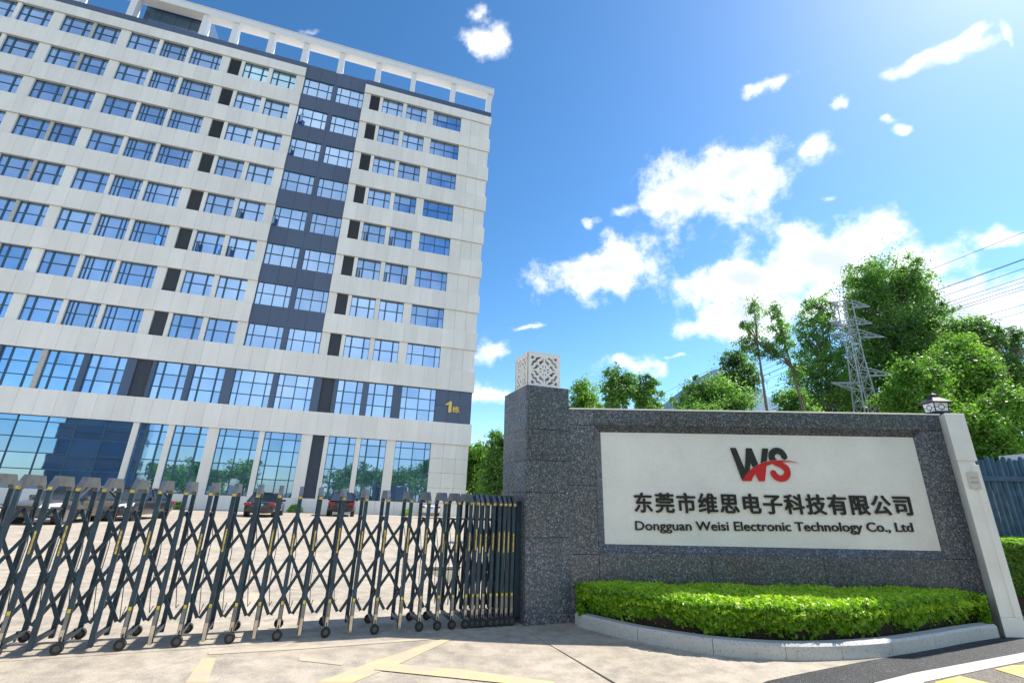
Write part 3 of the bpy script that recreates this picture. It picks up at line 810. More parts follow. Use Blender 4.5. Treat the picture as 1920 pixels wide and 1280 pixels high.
for nm, f, mt in (('logo_dark_part', f_black, DARKL), ('logo_red_part', f_red, REDL)):
    me = cut_mesh(nm, f, 1230, 1800, 330, 616, 150, 76, 0.012, mt)
    link(nm, me, panel, T(0, PF - .020, 0) @ Matrix(((LS, 0, 0, lx(0)), (0, 1, 0, 0), (0, 0, -LS * 1.012, lw(0)), (0, 0, 0, 1))))
    co = np.empty(len(me.vertices) * 3); 
    me.flip_normals()

# ------------------------------------------------------------------ granite pillar with carved lantern cube
PYAW = math.radians(69.6)
px_h = Vector((math.sin(PYAW), math.cos(PYAW), 0))
PX = (px_h * math.cos(TILT) + Vector((0, 0, math.sin(TILT)))).normalized()
PZ = (Vector((0, 0, 1)) * math.cos(TILT) - px_h * math.sin(TILT)).normalized(); PY = PZ.cross(PX)
PM = frame(SO, PX, PY, PZ)
pil = empty('gate_pillar', PM)
tag(pil, 'tall dark granite gate pillar at the left end of the name wall', 'pillar')
mb = MB(); mb.box(.04, .66, .04, .91, -.15, 3.10); mb.build('pillar_core', GRANITE, pil)
lv = [-.15, 1.042, 1.63, 2.067, 2.51, 3.15]
for a, b_ in zip(lv, lv[1:]):
    gslab(0.0, .70, a, b_, 0.0, .038, 'granite_slab', GRANITE, pil)
    for y0, y1 in ((.04, .48), (.48, .95)):
        mb = MB(); mb.box(.001, .038, y0 + .002, y1 - .002, a + .0025, b_ - .0025); mb.build('granite_slab', GRANITE, pil, bevel=.003)
    mb = MB(); mb.box(.662, .70, .04, .95, a + .0025, b_ - .0025); mb.build('granite_slab', GRANITE, pil, bevel=.003)
mb = MB(); mb.box(.002, .698, .002, .948, 3.10, 3.152); mb.build('pillar_cap', GRANITE, pil, bevel=.003)
lan = empty('lantern_cube', PM @ T(0.065, 0.10, 3.154))
tag(lan, 'white carved openwork stone cube on top of the granite pillar', 'lantern')
CS = 0.54
def fret(x, y):
    """openwork carving: x, y in -1..1; > 0 is stone"""
    ax, ay = abs(x), abs(y)
    fr = max(ax, ay) - 0.80
    if fr > 0: return fr
    q = ax + ay
    wav = 0.045 * math.cos(14 * (ax - ay))
    ring = 0.105 - abs(q - 0.88 + wav)                       # lozenge band
    corner = 0.085 - abs(q - 1.28 + 0.05 * math.cos(16 * (ax - ay)))
    r = math.hypot(x, y); th = math.atan2(y, x)
    ros = 0.36 + 0.07 * math.cos(4 * th)
    rosette = 0.075 - abs(r - ros)
    hub = (0.17 + 0.035 * math.cos(8 * th)) - r
    hole = 0.06 - r
    hub = min(hub, -hole)
    cross = min(0.05 - min(ax, ay), 0.80 - r, r - 0.1)
    leaf = 0.07 - math.hypot(ax - 0.40, ay - 0.40) 
    diag = min(0.05 - abs(ax - ay) * .7, r - .1)
    return max(ring, corner, rosette, hub, cross, leaf, diag if q < 0.9 else -1)
fm = cut_mesh('carved_panel', fret, -1, 1, -1, 1, 56, 56, 0.07 / (CS / 2), WSTONE)
for k in range(4):
    o = link('carved_panel', fm, lan, T(CS / 2, CS / 2, CS / 2) @ RZ(k * math.pi / 2) @ T(0, -CS / 2, 0) @ Matrix.Diagonal((CS / 2 * (1 if k % 2 == 0 else .86), CS / 2, CS / 2 * .995, 1)))
mb = MB(); mb.box(-.004, CS + .004, -.004, CS + .004, CS, CS + .014); mb.box(-.008, CS + .008, -.008, CS + .008, -.002, .02); mb.build('lantern_plates', WSTONE, lan)
mb = MB(); mb.box(.09, CS - .09, .09, CS - .09, .02, CS - .01); mb.build('lantern_core', simple('lantern_inner', (0.40, 0.41, 0.42), .7), lan)

# ------------------------------------------------------------------ white end post
post = empty('end_post', SM)
tag(post, 'white stone end post beside the name wall, with small plaque', 'post')
def plan(z0, z1, ins=0.0, groove=False):
    p = [(6.185, .26), (6.05 + ins, 0 + ins)]
    if groove: p += [(6.165, 0), (6.165, .014), (6.235, .014), (6.235, 0)]
    p += [(6.335 - ins, ins), (6.335 - ins, .62), (6.185, .62)]
    mb = MB(); mb.prism([(x, y, z0) for x, y in p], (0, 0, z1 - z0)); return mb
plan(-.15, .22).build('post_base', WSTONE, post, bevel=.004)
plan(.222, 2.105, 0, True).build('post_shaft', WSTONE, post, bevel=.003)
plan(2.106, 2.16, .022).build('post_neck', WSTONE, post)
plan(2.161, 2.825).build('post_head', WSTONE, post, bevel=.004)
mb = MB(); mb.box(6.118, 6.275, -.014, -.001, 1.785, 2.003); pq = mb.build('plaque', PLAQ, post, bevel=.002)
mb = MB()
for k, (w0, hh, a, b_) in enumerate(((1.925, .018, 6.142, 6.252), (1.855, .03, 6.142, 6.252))):
    n = 9 if k == 0 else 7
    for i in range(n):
        x = a + (b_ - a) * i / n
        mb.box(x, x + (b_ - a) / n * .62, -.0155, -.0142, w0, w0 + hh * (0.7 + .3 * ((i * 7) % 3) / 2))
mb.build('plaque_text', PLAQT, pq)
# post lamp
lamp = empty('post_lamp', SM @ T(6.27, 0.36, 2.864) @ Matrix.Diagonal((.54, .54, .80, 1)))
tag(lamp, 'black framed lantern with white fretwork panes on the wall end', 'lamp')
mb = MB(); mb.box(-.16, .16, -.16, .16, 0, .03); mb.box(-.215, .215, -.215, .215, .03, .055); mb.build('lamp_base', BLACKM, lamp, bevel=.004)
mb = MB(); mb.hexa([(-.175, -.175, .056), (.175, -.175, .056), (.175, .175, .056), (-.175, .175, .056), (-.195, -.195, .215), (.195, -.195, .215), (.195, .195, .215), (-.195, .195, .215)])
mb.build('lamp_glass', LAMPG, lamp)
for sx in (-1, 1):
    for sy in (-1, 1):
        mb = MB(); mb.bar((sx * .178, sy * .178, .056), (sx * .198, sy * .198, .215), .02); mb.build('corner_post', BLACKM, lamp)
for k in range(4):
    mb = MB(); y = -.190
    def seg(a, b_): mb.bar((a[0], y - (a[1] - .135) * .12, a[1]), (b_[0], y - (b_[1] - .135) * .12, b_[1]), .009, .009, (0, 1, 0))
    R_ = [(-.055, .095), (.055, .095), (.075, .115), (.075, .155), (.055, .175), (-.055, .175), (-.075, .155), (-.075, .115)]
    for i in range(8): seg(R_[i], R_[(i + 1) % 8])
    seg((-.185, .135), (-.075, .135)); seg((.075, .135), (.185, .135)); seg((0, .06), (0, .095)); seg((0, .175), (0, .21))
    mb.build('fretwork', BLACKM, lamp, RZ(k * math.pi / 2))
mb = MB()
rr = [(.38, .215), (.38, .236), (.30, .266), (.13, .335), (.10, .39), (.0, .43)]
for (r0, z0), (r1, z1) in zip(rr, rr[1:]):
    for k in range(4):
        a0, a1 = math.pi / 4 + k * math.pi / 2, math.pi / 4 + (k + 1) * math.pi / 2
        q = lambda r, a, z: (r * 1.0 * math.cos(a), r * math.sin(a), z)
        if r1 > 0: mb.poly([q(r0, a0, z0), q(r0, a1, z0), q(r1, a1, z1), q(r1, a0, z1)])
        else: mb.poly([q(r0, a0, z0), q(r0, a1, z0), (0, 0, z1)])
mb.poly([(.38 * math.cos(math.pi / 4 + k * math.pi / 2), .38 * math.sin(math.pi / 4 + k * math.pi / 2), .215) for k in reversed(range(4))])
mb.build('lamp_roof', BLACKM, lamp)

# ------------------------------------------------------------------ planter
planter = empty('planter', SM)
tag(planter, 'curved grey granite kerb planter bed in front of the name wall', 'planter')
KP = [(.66, .12), (.80, -.10), (1.30, -.60), (2.0, -1.03), (2.7, -1.17), (3.32, -1.10), (3.97, -.92), (4.70, -.60), (5.32, -.30), (5.95, -.03)]
def crom(P, i, t):
    p0, p1, p2, p3 = P[max(i - 1, 0)], P[i], P[i + 1], P[min(i + 2, len(P) - 1)]
    return tuple(.5 * ((2 * b_) + (-a + c) * t + (2 * a - 5 * b_ + 4 * c - d) * t * t + (-a + 3 * b_ - 3 * c + d) * t ** 3) for a, b_, c, d in zip(p0, p1, p2, p3))
def kerb_norm(p, q):
    d = Vector((q[0] - p[0], q[1] - p[1])).normalized(); return Vector((-d.y, d.x))
stones = [(0, 2), (2, 3), (3, 4), (4, 5), (5, 6), (6, 7), (7, 9)]
for a, b_ in stones:
    pts = []
    for i in range(a, b_):
        for k in range(4): pts.append(crom(KP, i, k / 4))
    pts.append(crom(KP, b_ - 1, 1.0))
    d0 = (Vector(pts[1]) - Vector(pts[0])).normalized() * .003; d1 = (Vector(pts[-1]) - Vector(pts[-2])).normalized() * .003
    pts[0] = tuple(Vector(pts[0]) + d0); pts[-1] = tuple(Vector(pts[-1]) - d1)
    prof = [(0, -.1), (0, .125), (.022, .148), (.13, .15), (.13, -.1)]
    mb = MB(); rows = []
    for i, p in enumerate(pts):
        n = kerb_norm(pts[max(i - 1, 0)], pts[min(i + 1, len(pts) - 1)])
        rows.append([(p[0] + n.x * o, p[1] + n.y * o, z) for o, z in prof])
    for r0, r1 in zip(rows, rows[1:]):
        for k in range(5): mb.poly([r0[k], r1[k], r1[(k + 1) % 5], r0[(k + 1) % 5]])
    mb.poly(list(reversed(rows[0]))); mb.poly(rows[-1])
    me = mb.mesh('kerb_stone', KERB)
    bm = bmesh.new(); bm.from_mesh(me); bmesh.ops.remove_doubles(bm, verts=bm.verts, dist=1e-5); bmesh.ops.recalc_face_normals(bm, faces=bm.faces); bm.to_mesh(me); bm.free()
    link('kerb_stone', me, planter)
inner_pts = []
for i in range(len(KP) - 1):
    for k in range(3):
        p = crom(KP, i, k / 3); q = crom(KP, i, min(1, k / 3 + .1)); n = kerb_norm(p, q); inner_pts.append((p[0] + n.x * .128, p[1] + n.y * .128))
mb = MB(); mb.poly([(x, y, .085) for x, y in inner_pts] + [(5.95, .24, .085), (.75, .24, .085)]); mb.build('soil', SOIL, planter)

# leaves as diamonds
def leaf_mesh(name, P, Nn, L, Wd, material, r=None, seed=1, fold=0.0):
    """P centres (n,3), Nn leaf normals, L lengths, Wd widths"""
    g = np.random.default_rng(seed); n = len(P)
    Nn = Nn / (np.linalg.norm(Nn, axis=1, keepdims=True) + 1e-9)
    t = g.normal(size=(n, 3)); t -= Nn * (t * Nn).sum(1, keepdims=True); t /= np.linalg.norm(t, axis=1, keepdims=True) + 1e-9
    s = np.cross(Nn, t)
    L = np.asarray(L)[:, None]; Wd = np.asarray(Wd)[:, None]
    V = np.stack([P - t * L * .5, P + s * Wd * .5 - t * L * .08 + Nn * Wd * fold, P + t * L * .5, P - s * Wd * .5 - t * L * .08 + Nn * Wd * fold], 1).reshape(-1, 3)
    me = bpy.data.meshes.new(name)
    me.vertices.add(4 * n); me.vertices.foreach_set('co', V.astype(np.float32).ravel())
    me.loops.add(4 * n); me.loops.foreach_set('vertex_index', np.arange(4 * n, dtype=np.int32))
    me.polygons.add(n); me.polygons.foreach_set('loop_start', np.arange(0, 4 * n, 4, dtype=np.int32))
    me.update(calc_edges=True)
    at_ = me.attributes.new('rnd', 'FLOAT', 'FACE')
    at_.data.foreach_set('value', (g.random(n) if r is None else np.clip(r, 0, 1)).astype(np.float32))
    me.materials.append(material); return me
KU = np.array([crom(KP, i, k / 6) for i in range(len(KP) - 1) for k in range(6)])
def front_line(u): return np.interp(u, KU[:, 0], KU[:, 1])
def lump(x, y, s=1.0): return np.sin(x * 5.3 * s + y * 3.1) * .5 + np.sin(x * 11.7 * s - y * 7.9 + 1.3) * .3 + np.sin(x * 23 * s + y * 17 + .4) * .2
def clipped_hedge(name, label, u0, u1, yf, yb, z0, zt, material, parent_m, n_top, n_front, seed, L=.045, over=.0):
    """yf(u): front line; grown as a leaf shell round a dark twig core"""
    root = empty(name, parent_m); tag(root, label, 'hedge')
    g = np.random.default_rng(seed)
    us = np.linspace(u0 + .06, u1 - .06, 40); mb = MB()
    for a, b_ in zip(us, us[1:]):
        fa, fb = float(yf(a)) + .10, float(yf(b_)) + .10
        if fa > yb - .03 or fb > yb - .03: continue
        mb.hexa([(a, fa, z0), (b_, fb, z0), (b_, yb - .02, z0), (a, yb - .02, z0), (a, fa - .02, zt - .09), (b_, fb - .02, zt - .09), (b_, yb - .02, zt - .09), (a, yb - .02, zt - .09)])
    mb.build('twigs', SOIL, root)
    # top
    u = u0 + (u1 - u0) * g.random(n_top); v = g.random(n_top)
    f = yf(u) - over; y = f + (yb - f) * v
    rnd_e = np.minimum(np.minimum((y - f) / .22, (u - u0) / .16), (u1 - u) / .16); rnd_e = np.clip(rnd_e, 0, 1)
    z = zt + .022 * lump(u, y) - .11 * (1 - rnd_e) ** 2 - np.abs(g.normal(0, .028, n_top)) + .02
    P1 = np.stack([u, y, z], 1); N1 = g.normal(0, .9, (n_top, 3)) + np.array([0, -.35, .75])
    # front and ends
    u = u0 + (u1 - u0) * g.random(n_front); hfrac = g.random(n_front) ** .8
    z = z0 + .03 + (zt - z0 - .05) * hfrac + .02 * lump(u, 0 * u)
    y = yf(u) - over * hfrac + .10 * (1 - hfrac) ** 1.5 + .05 * lump(u, z * 3, 1.4) + np.abs(g.normal(0, .035, n_front))
    keep = (hfrac > .26 + .24 * lump(u, 0 * u, .9)) | (g.random(n_front) < .12)
    P2 = np.stack([u, y, z], 1)[keep]; N2 = (g.normal(0, .7, (n_front, 3)) + np.array([0, -.9, .45]))[keep]
    ne = n_front // 6
    side = g.integers(0, 2, ne); v = g.random(ne); hf = g.random(ne)
    ue = np.where(side == 0, u0, u1) + np.where(side == 0, 1, -1) * np.abs(g.normal(0, .03, ne))
    fe = yf(ue) - over; ye = fe + (yb - fe) * v
    P3 = np.stack([ue, ye, z0 + .05 + (zt - z0 - .06) * hf], 1); N3 = g.normal(0, .7, (ne, 3)) + np.where(side == 0, -1, 1)[:, None] * np.array([.9, 0, 0]) + np.array([0, 0, .4])
    P = np.concatenate([P1, P2, P3]); Nn = np.concatenate([N1, N2, N3]); n = len(P)
    r = np.clip(g.normal(.36, .22, n) + .40 * (np.arange(n) < n_top), 0, 1)      # lighter young leaves on top; top-to-front shading contrast is put into leaf colour
    Ls = L * (.7 + .6 * g.random(n))
    tag(link('leaves', leaf_mesh('leaves', P, Nn, Ls, Ls * (.5 + .15 * g.random(n)), material, r, seed, .12), root), kind='stuff')
    return root
clipped_hedge('clipped_hedge', 'low bright green clipped hedge in the curved planter', .70, 5.93, lambda u: np.minimum(front_line(u) + .16, .05), .22, .09, .485, LEAF_H, SM, 26000, 19000, 5, .056, .05)

# ------------------------------------------------------------------ retractable gate
G0 = Vector((-4.29, 5.08, 0)); GM = frame(G0, GD, GN, Vector((0, 0, 1)))
gate = empty('retractable_gate', GM)
tag(gate, 'folding slate blue steel gate with scissor lattice and silver caps', 'gate')
US = [-0.5, -0.259, -0.033, 0.182, 0.417, 0.661, 0.895, 1.128, 1.354, 1.593, 1.817, 2.039, 2.262, 2.529, 2.792, 3.058, 3.347, 3.576, 3.796, 3.978, 4.15, 4.24, 4.301, 4.378, 4.479, 4.565, 4.637, 4.70, 4.773]
US = [-0.5 - .236 * k for k in range(9, 0, -1)] + US
GDp = 0.45
def gm(key, fn, mats, **k):
    if key not in cache: mb = MB(); fn(mb); cache[key] = mb.mesh(key, mats, **k)
    return cache[key]
def f_post(mb): mb.box(-.022, .022, -.018, .018, .035, 1.455)
def f_postw(mb): mb.box(-.022, .022, -.018, .018, .115, 1.455)
def f_cap(mb):
    o = [(-.032, 1.435), (-.032, 1.475), (.055, 1.575), (GDp - .045, 1.575), (GDp + .032, 1.485), (GDp + .032, 1.435), (GDp - .032, 1.435), (GDp - .032, 1.45), (GDp - .06, 1.475), (.085, 1.475), (.040, 1.445), (.032, 1.435)]
    a, b_ = -.022, .022
    n = len(o)
    q = [(0, 1, 2, 9, 10, 11), (2, 3, 8, 9), (3, 4, 5, 6, 7, 8)]
    for f_ in q:
        mb.poly([(a, o[i][0], o[i][1]) for i in f_]); mb.poly([(b_, o[i][0], o[i][1]) for i in reversed(f_)])
    for i in range(n):
        j = (i + 1) % n
        mb.poly([(a, *o[j]), (a, *o[i]), (b_, *o[i]), (b_, *o[j])])
def f_band(mb): mb.box(-.018, .018, -.0345, -.0322, 1.437, 1.466)
def f_base(mb): mb.box(-.017, .017, .022, GDp - .022, .085, .125)
def f_strip(mb): mb.box(-.008, .008, -.0215, -.0185, 0, .25)
def f_foot(mb):
    mb.hexa([(-.016, -.028, .03), (.016, -.028, .03), (.016, -.0185, .03), (-.016, -.0185, .03), (-.016, -.028, .20), (.016, -.028, .20), (.016, -.0185, .20), (-.016, -.0185, .20)])
    mb.hexa([(-.016, -.028, .202), (.016, -.028, .202), (.016, -.0185, .202), (-.016, -.0185, .202), (-.016, -.022, .335), (.016, -.022, .335), (.016, -.0185, .335), (-.016, -.0185, .335)], 1)
def f_stick(mb): mb.box(-.013, .013, -.0215, -.0185, .338, .372)
def f_tyre(mb):
    n = 20; pr = [(.026, -.016), (.044, -.018), (.051, -.011), (.051, .011), (.044, .018), (.026, .016)]
    for k in range(n):
        a0, a1 = 2 * math.pi * k / n, 2 * math.pi * (k + 1) / n
        for (r0, y0), (r1, y1) in zip(pr, pr[1:]):
            mb.poly([(r0 * math.cos(a0), y0, r0 * math.sin(a0)), (r0 * math.cos(a1), y0, r0 * math.sin(a1)), (r1 * math.cos(a1), y1, r1 * math.sin(a1)), (r1 * math.cos(a0), y1, r1 * math.sin(a0))][::-1])
def f_hub(mb): mb.tube([(0, -.014, 0), (0, .014, 0)], .027, 12); mb.tube([(0, -.020, 0), (0, -.013, 0)], .010, 8)
def f_axle(mb): mb.bar((0, .0, .0), (0, .0, .09), .03, .012)
for i, s in enumerate(US):
    wheel = (i % 2 == 0) if i < 26 else True
    mw = T(s, 0, 0)
    fp = link('post', gm('gpw' if wheel else 'gp', f_postw if wheel else f_post, GATEB, bevel=.004), gate, mw)
    rp = link('post', gm('gpw' if wheel else 'gp', f_postw if wheel else f_post, GATEB, bevel=.004), gate, T(s, GDp, 0))
    cp = link('post_cap', gm('gcap', f_cap, GATEC), gate, mw)
    link('cap_band', gm('gband', f_band, GSTRIP), cp)
    link('base_bar', gm('gbase', f_base, GATEB), gate, mw)
    if i > 8 and (i > 18 or i % 3):
        link('gold_strip', gm('gstrip', f_strip, GSTRIP), fp, T(0, 0, .86 + rng.uniform(-.03, .03)) @ Matrix.Diagonal((1, 1, rng.uniform(.8, 1.15), 1)))
    if i in (10, 12) or i > 13:
        link('foot_cover', gm('gfoot', f_foot, [CHROME, GATEC]), fp)
        link('warning_sticker', gm('gstick', f_stick, YSTICK), fp)
    if wheel:
        for y in (-.045, GDp + .045):
            if y > 0 and i > 27: continue
            w_ = link('wheel', gm('gtyre', f_tyre, RUBBER, smooth=True), gate, T(s, y, .052))
            link('hub', gm('ghub', f_hub, STEEL), w_)
            link('wheel_fork', gm('gaxle', f_axle, GATEB), gate, T(s, y * .6, .052))
CABLE = simple('cable_grey', (0.10, 0.10, 0.11), .5)
ZT, DZ, KE = 1.25, .428, 2.45
def upos(k): return float(np.interp(k, range(len(US)), US))
bolts = MB()
for i in range(len(US)):
    for sg in (1, -1):
        y = GDp / 2 - .02 + .010 * sg
        ks = [0, 1, 2, KE]; ks = [k for k in ks if 0 <= i + sg * k <= len(US) - 1]
        if len(ks) < 2: continue
        mb = MB()
        for k0, k1 in zip(ks, ks[1:]):
            mb.bar((upos(i + sg * k0), y, ZT - DZ * k0), (upos(i + sg * k1), y, ZT - DZ * k1), .012, .034, (0, 0, 1))
        mb.build('lattice_bar', GATEB, gate)
    for k in (0, .5, 1, 1.5, 2):
        x = upos(min(i + k, len(US) - 1)); bolts.tube([(x, GDp / 2 - .048, ZT - DZ * k), (x, GDp / 2 + .006, ZT - DZ * k)], .010, 6)
tag(bolts.build('pivot_bolts', STEEL, gate), kind='stuff')
for i in range(0, len(US) - 1):
    s0 = US[i]; dx = min(.11, (US[i + 1] - s0) * .5)
    mb = MB(); mb.tube([(s0, GDp - .03, 1.22), (s0 + dx * .5, GDp - .05, .9 + .1 * math.sin(i * 2.1)), (s0 + dx * .45, GDp - .06, .5), (s0 + dx * .8, GDp - .04, .22 + .05 * math.cos(i * 1.7)), (s0 + dx, GDp - .03, .3)], .0045, 5)
    mb.build('cable', CABLE, gate)
mb = MB(); 
for i, s in enumerate(US): mb.bar((s, .1, 1.25), (s, GDp, 1.25), .018); 
tag(mb.build('cross_ties', GATEB, gate), kind='stuff')
mb = MB(); mb.box(4.83, 4.95, .05, .40, .06, 1.50); mb.build('end_housing', GATEB, gate, bevel=.01)
# ------------------------------------------------------------------ cars
CARGLASS = m_glass('car_glass', (0.10, 0.14, 0.18), (0.08, 0.11, 0.15), .05)
CHR = simple('car_chrome', (0.34, 0.34, 0.35), .2, .9); LIGHTG = simple('headlight', (0.75, 0.78, 0.80), .15, .3); TAILR = simple('tail_light', (0.35, 0.012, 0.015), .2)
PLATEM = simple('number_plate', (0.10, 0.22, 0.62), .4); PLATEW = simple('plate_marks', (0.8, 0.8, 0.8), .5); CARBLK = simple('car_black_trim', (0.015, 0.015, 0.017), .5)
def paint(name, c, met=.5):
    m, nt, b = mat(name); b.inputs['Base Color'].default_value = (*c, 1); b.inputs['Metallic'].default_value = met; b.inputs['Roughness'].default_value = .3
    n = noise(nt, geo_pos(nt), 9, 3); nt.links.new(ramp(nt, n, [(.3, tuple(x * .9 for x in c)), (.7, tuple(x * 1.1 for x in c))]), b.inputs['Base Color'])
    b.inputs['Coat Weight'].default_value = .8; b.inputs['Coat Roughness'].default_value = .06; return m
def loft(mb, rows):
    k = len(rows[0])
    for r0, r1 in zip(rows, rows[1:]):
        for i in range(k - 1): mb.poly([r0[i], r0[i + 1], r1[i + 1], r1[i]])
        mb.poly([r0[k - 1], r0[0], r1[0], r1[k - 1]])
    mb.poly(list(rows[0])[::-1]); mb.poly(rows[-1])
def clean(me, smooth_angle=None):
    bm = bmesh.new(); bm.from_mesh(me); bmesh.ops.remove_doubles(bm, verts=bm.verts, dist=1e-4); bmesh.ops.recalc_face_normals(bm, faces=bm.faces); bm.to_mesh(me); bm.free(); return me
def make_car(label, loc, heading, body_mat, suv=False):
    """local x forward, y left"""
    car = empty('parked_car', frame(Vector(loc), Vector((heading[0], heading[1], 0)).normalized(), Vector((-heading[1], heading[0], 0)).normalized(), Vector((0, 0, 1))))
    tag(car, label, 'car', 'cars parked in front of the office building')
    L, Wd, H = (4.75, 1.90, 1.70) if suv else (4.80, 1.82, 1.46)
    zb = .28 if suv else .20; belt = 1.08 if suv else .93
    hw = Wd / 2
    prof = [(-.5, .70, .80, .86), (-.485, .60, .93, .93), (-.42, .52, 1.0, .97), (-.30, .5, 1.0, 1.0), (0, .5, 1.0, 1.0), (.18, .5, .99, 1.0), (.30, .5, .93, .99), (.42, .55, .84, .95), (.48, .62, .74, .86), (.5, .72, .66, .74)]
    rows = []
    for fx, zl, zt, ww in prof:
        x = fx * L; w = hw * ww; t = belt * zt; b0 = zb + (zl - .5) * .35
        rows.append([(x, -w * .90, b0), (x, -w, b0 + .16), (x, -w, t - .22), (x, -w * .965, t - .06), (x, -w * .82, t), (x, w * .82, t), (x, w * .965, t - .06), (x, w, t - .22), (x, w, b0 + .16), (x, w * .90, b0)])
    mb = MB(); loft(mb, rows); me = mb.mesh('body', body_mat); clean(me)
    me.polygons.foreach_set('use_smooth', [True] * len(me.polygons)); body = link('body', me, car)
    body.modifiers.new('sub', 'SUBSURF').levels = 1; body.modifiers['sub'].render_levels = 2
    x0, x1, r0, r1 = (-.47, .23, -.40, .05) if suv else (-.36, .22, -.20, .03)
    wb, wr = hw * .90, hw * .70
    B = [(x0 * L, -wb), (x1 * L, -wb), (x1 * L, wb), (x0 * L, wb)]; R_ = [(r0 * L, -wr), (r1 * L, -wr), (r1 * L, wr), (r0 * L, wr)]
    mb = MB(); mb.hexa([(x, y, belt - .05) for x, y in B] + [(x, y, H - .05) for x, y in R_]); mb.build('windows', CARGLASS, car, bevel=.04, seg=2)
    mb = MB(); mb.hexa([(x * 1.01, y * 1.02, H - .075) for x, y in R_] + [(x * .96, y * .9, H) for x, y in R_]); mb.build('roof', body_mat, car, bevel=.03, seg=2, smooth=True)
    for (bx, by), (rx, ry) in zip(B, R_):
        mb = MB(); mb.bar((bx, by * 1.01, belt - .04), (rx, ry * 1.01, H - .06), .075, .06, (1, 0, 0)); mb.build('pillar', body_mat, car)
    for sg in (-1, 1):
        mb = MB(); mb.bar((.0, sg * wb * 1.005, belt - .04), (-.03, sg * wr * 1.01, H - .06), .05, .09, (1, 0, 0)); mb.build('pillar', CARBLK, car)
        mb = MB(); mb.box(x1 * L - .45, x1 * L - .27, sg * hw - .02 if sg > 0 else -hw - .17, sg * hw + .17 if sg > 0 else -hw + .02, belt - .02, belt + .11); mb.build('mirror', body_mat, car, bevel=.03)
        mb = MB(); mb.hexa([(L * .435, sg * hw * .60, .62 * belt / .93), (L * .497, sg * hw * .52, .62 * belt / .93), (L * .455, sg * hw * .93, .66 * belt / .93), (L * .40, sg * hw * .96, .66 * belt / .93),
                           (L * .435, sg * hw * .60, .74 * belt / .93), (L * .478, sg * hw * .55, .735 * belt / .93), (L * .43, sg * hw * .94, .80 * belt / .93), (L * .38, sg * hw * .97, .80 * belt / .93)])
        link('headlight', clean(mb.mesh('headlight', LIGHTG)), car)
        mb = MB(); mb.box(-L * .502, -L * .455, sg * hw * .55 if sg > 0 else -hw * .955, sg * hw * .955 if sg > 0 else -hw * .55, belt * .74, belt * .90); mb.build('tail_light', TAILR, car, bevel=.02)
    mb = MB(); mb.box(L * .478, L * .497, -.42, .42, .50, .66); mb.build('grille', CARBLK, car, bevel=.015)
    mb = MB(); mb.box(-L * .512, -L * .485, -.60, .60, .36, .50); mb.build('rear_bumper', CARBLK if suv else body_mat, car, bevel=.02)
    mb = MB(); mb.box(-L * .516, -L * .50, -.22, .22, .66, .80); pl = mb.build('number_plate', PLATEM, car)
    mb = MB(); [mb.box(-L * .5175, -L * .5165, -.17 + k * .058, -.13 + k * .058, .69, .77) for k in range(6)]; mb.build('plate_characters', PLATEW, pl)
    wr_ = .36 if suv else .33
    for fx in (-.30, .31):
        for sg in (-1, 1):
            mb = MB(); mb.tube([(fx * L, sg * (hw - .02), wr_ + .0), (fx * L, sg * (hw - .26), wr_)], wr_ + .06, 18); mb.build('wheel_arch', CARBLK, car)
            mb = MB(); mb.tube([(fx * L, sg * (hw + .004), wr_), (fx * L, sg * (hw - .20), wr_)], wr_, 20); wl = mb.build('wheel', RUBBER, car, bevel=.02)
            mb = MB(); mb.tube([(fx * L, sg * (hw + .010), wr_), (fx * L, sg * (hw - .05), wr_)], wr_ * .66, 16)
            mb.build('rim', CHR, wl)
    return car
cb = paint('car_bronze', (0.11, 0.095, 0.083)); ck = paint('car_black', (0.012, 0.012, 0.015), .2); cm = paint('car_maroon_black', (0.016, 0.008, 0.010), .3); cw = paint('car_white', (0.75, 0.76, 0.77), 0)
into = (DI.x, DI.y)
g = ground_px(32, 984); make_car('bronze grey saloon with bright headlights, leftmost of the parked cars', (g.x - 2.4 * .15, g.y + 2.4 * .99, 0), (.15, -.99), cb)
g = ground_px(188, 977); make_car('black saloon parked just right of the bronze grey car', (g.x - 2.4 * .2, g.y + 2.4 * .98, 0), (.2, -.98), ck)
g = ground_px(473, 968); make_car('black car seen from behind, left of the black suv', (g.x, g.y + 1.5, 0), into, ck, False)
g = ground_px(626, 967); make_car('black suv seen from behind in front of the ground floor louver', (g.x, g.y + 1.5, 0), into, cm, True)
g = ground_px(795, 966); make_car('white car with red tail lights, rightmost of the parked cars', (g.x, g.y + 1.2, 0), into, cw, False)

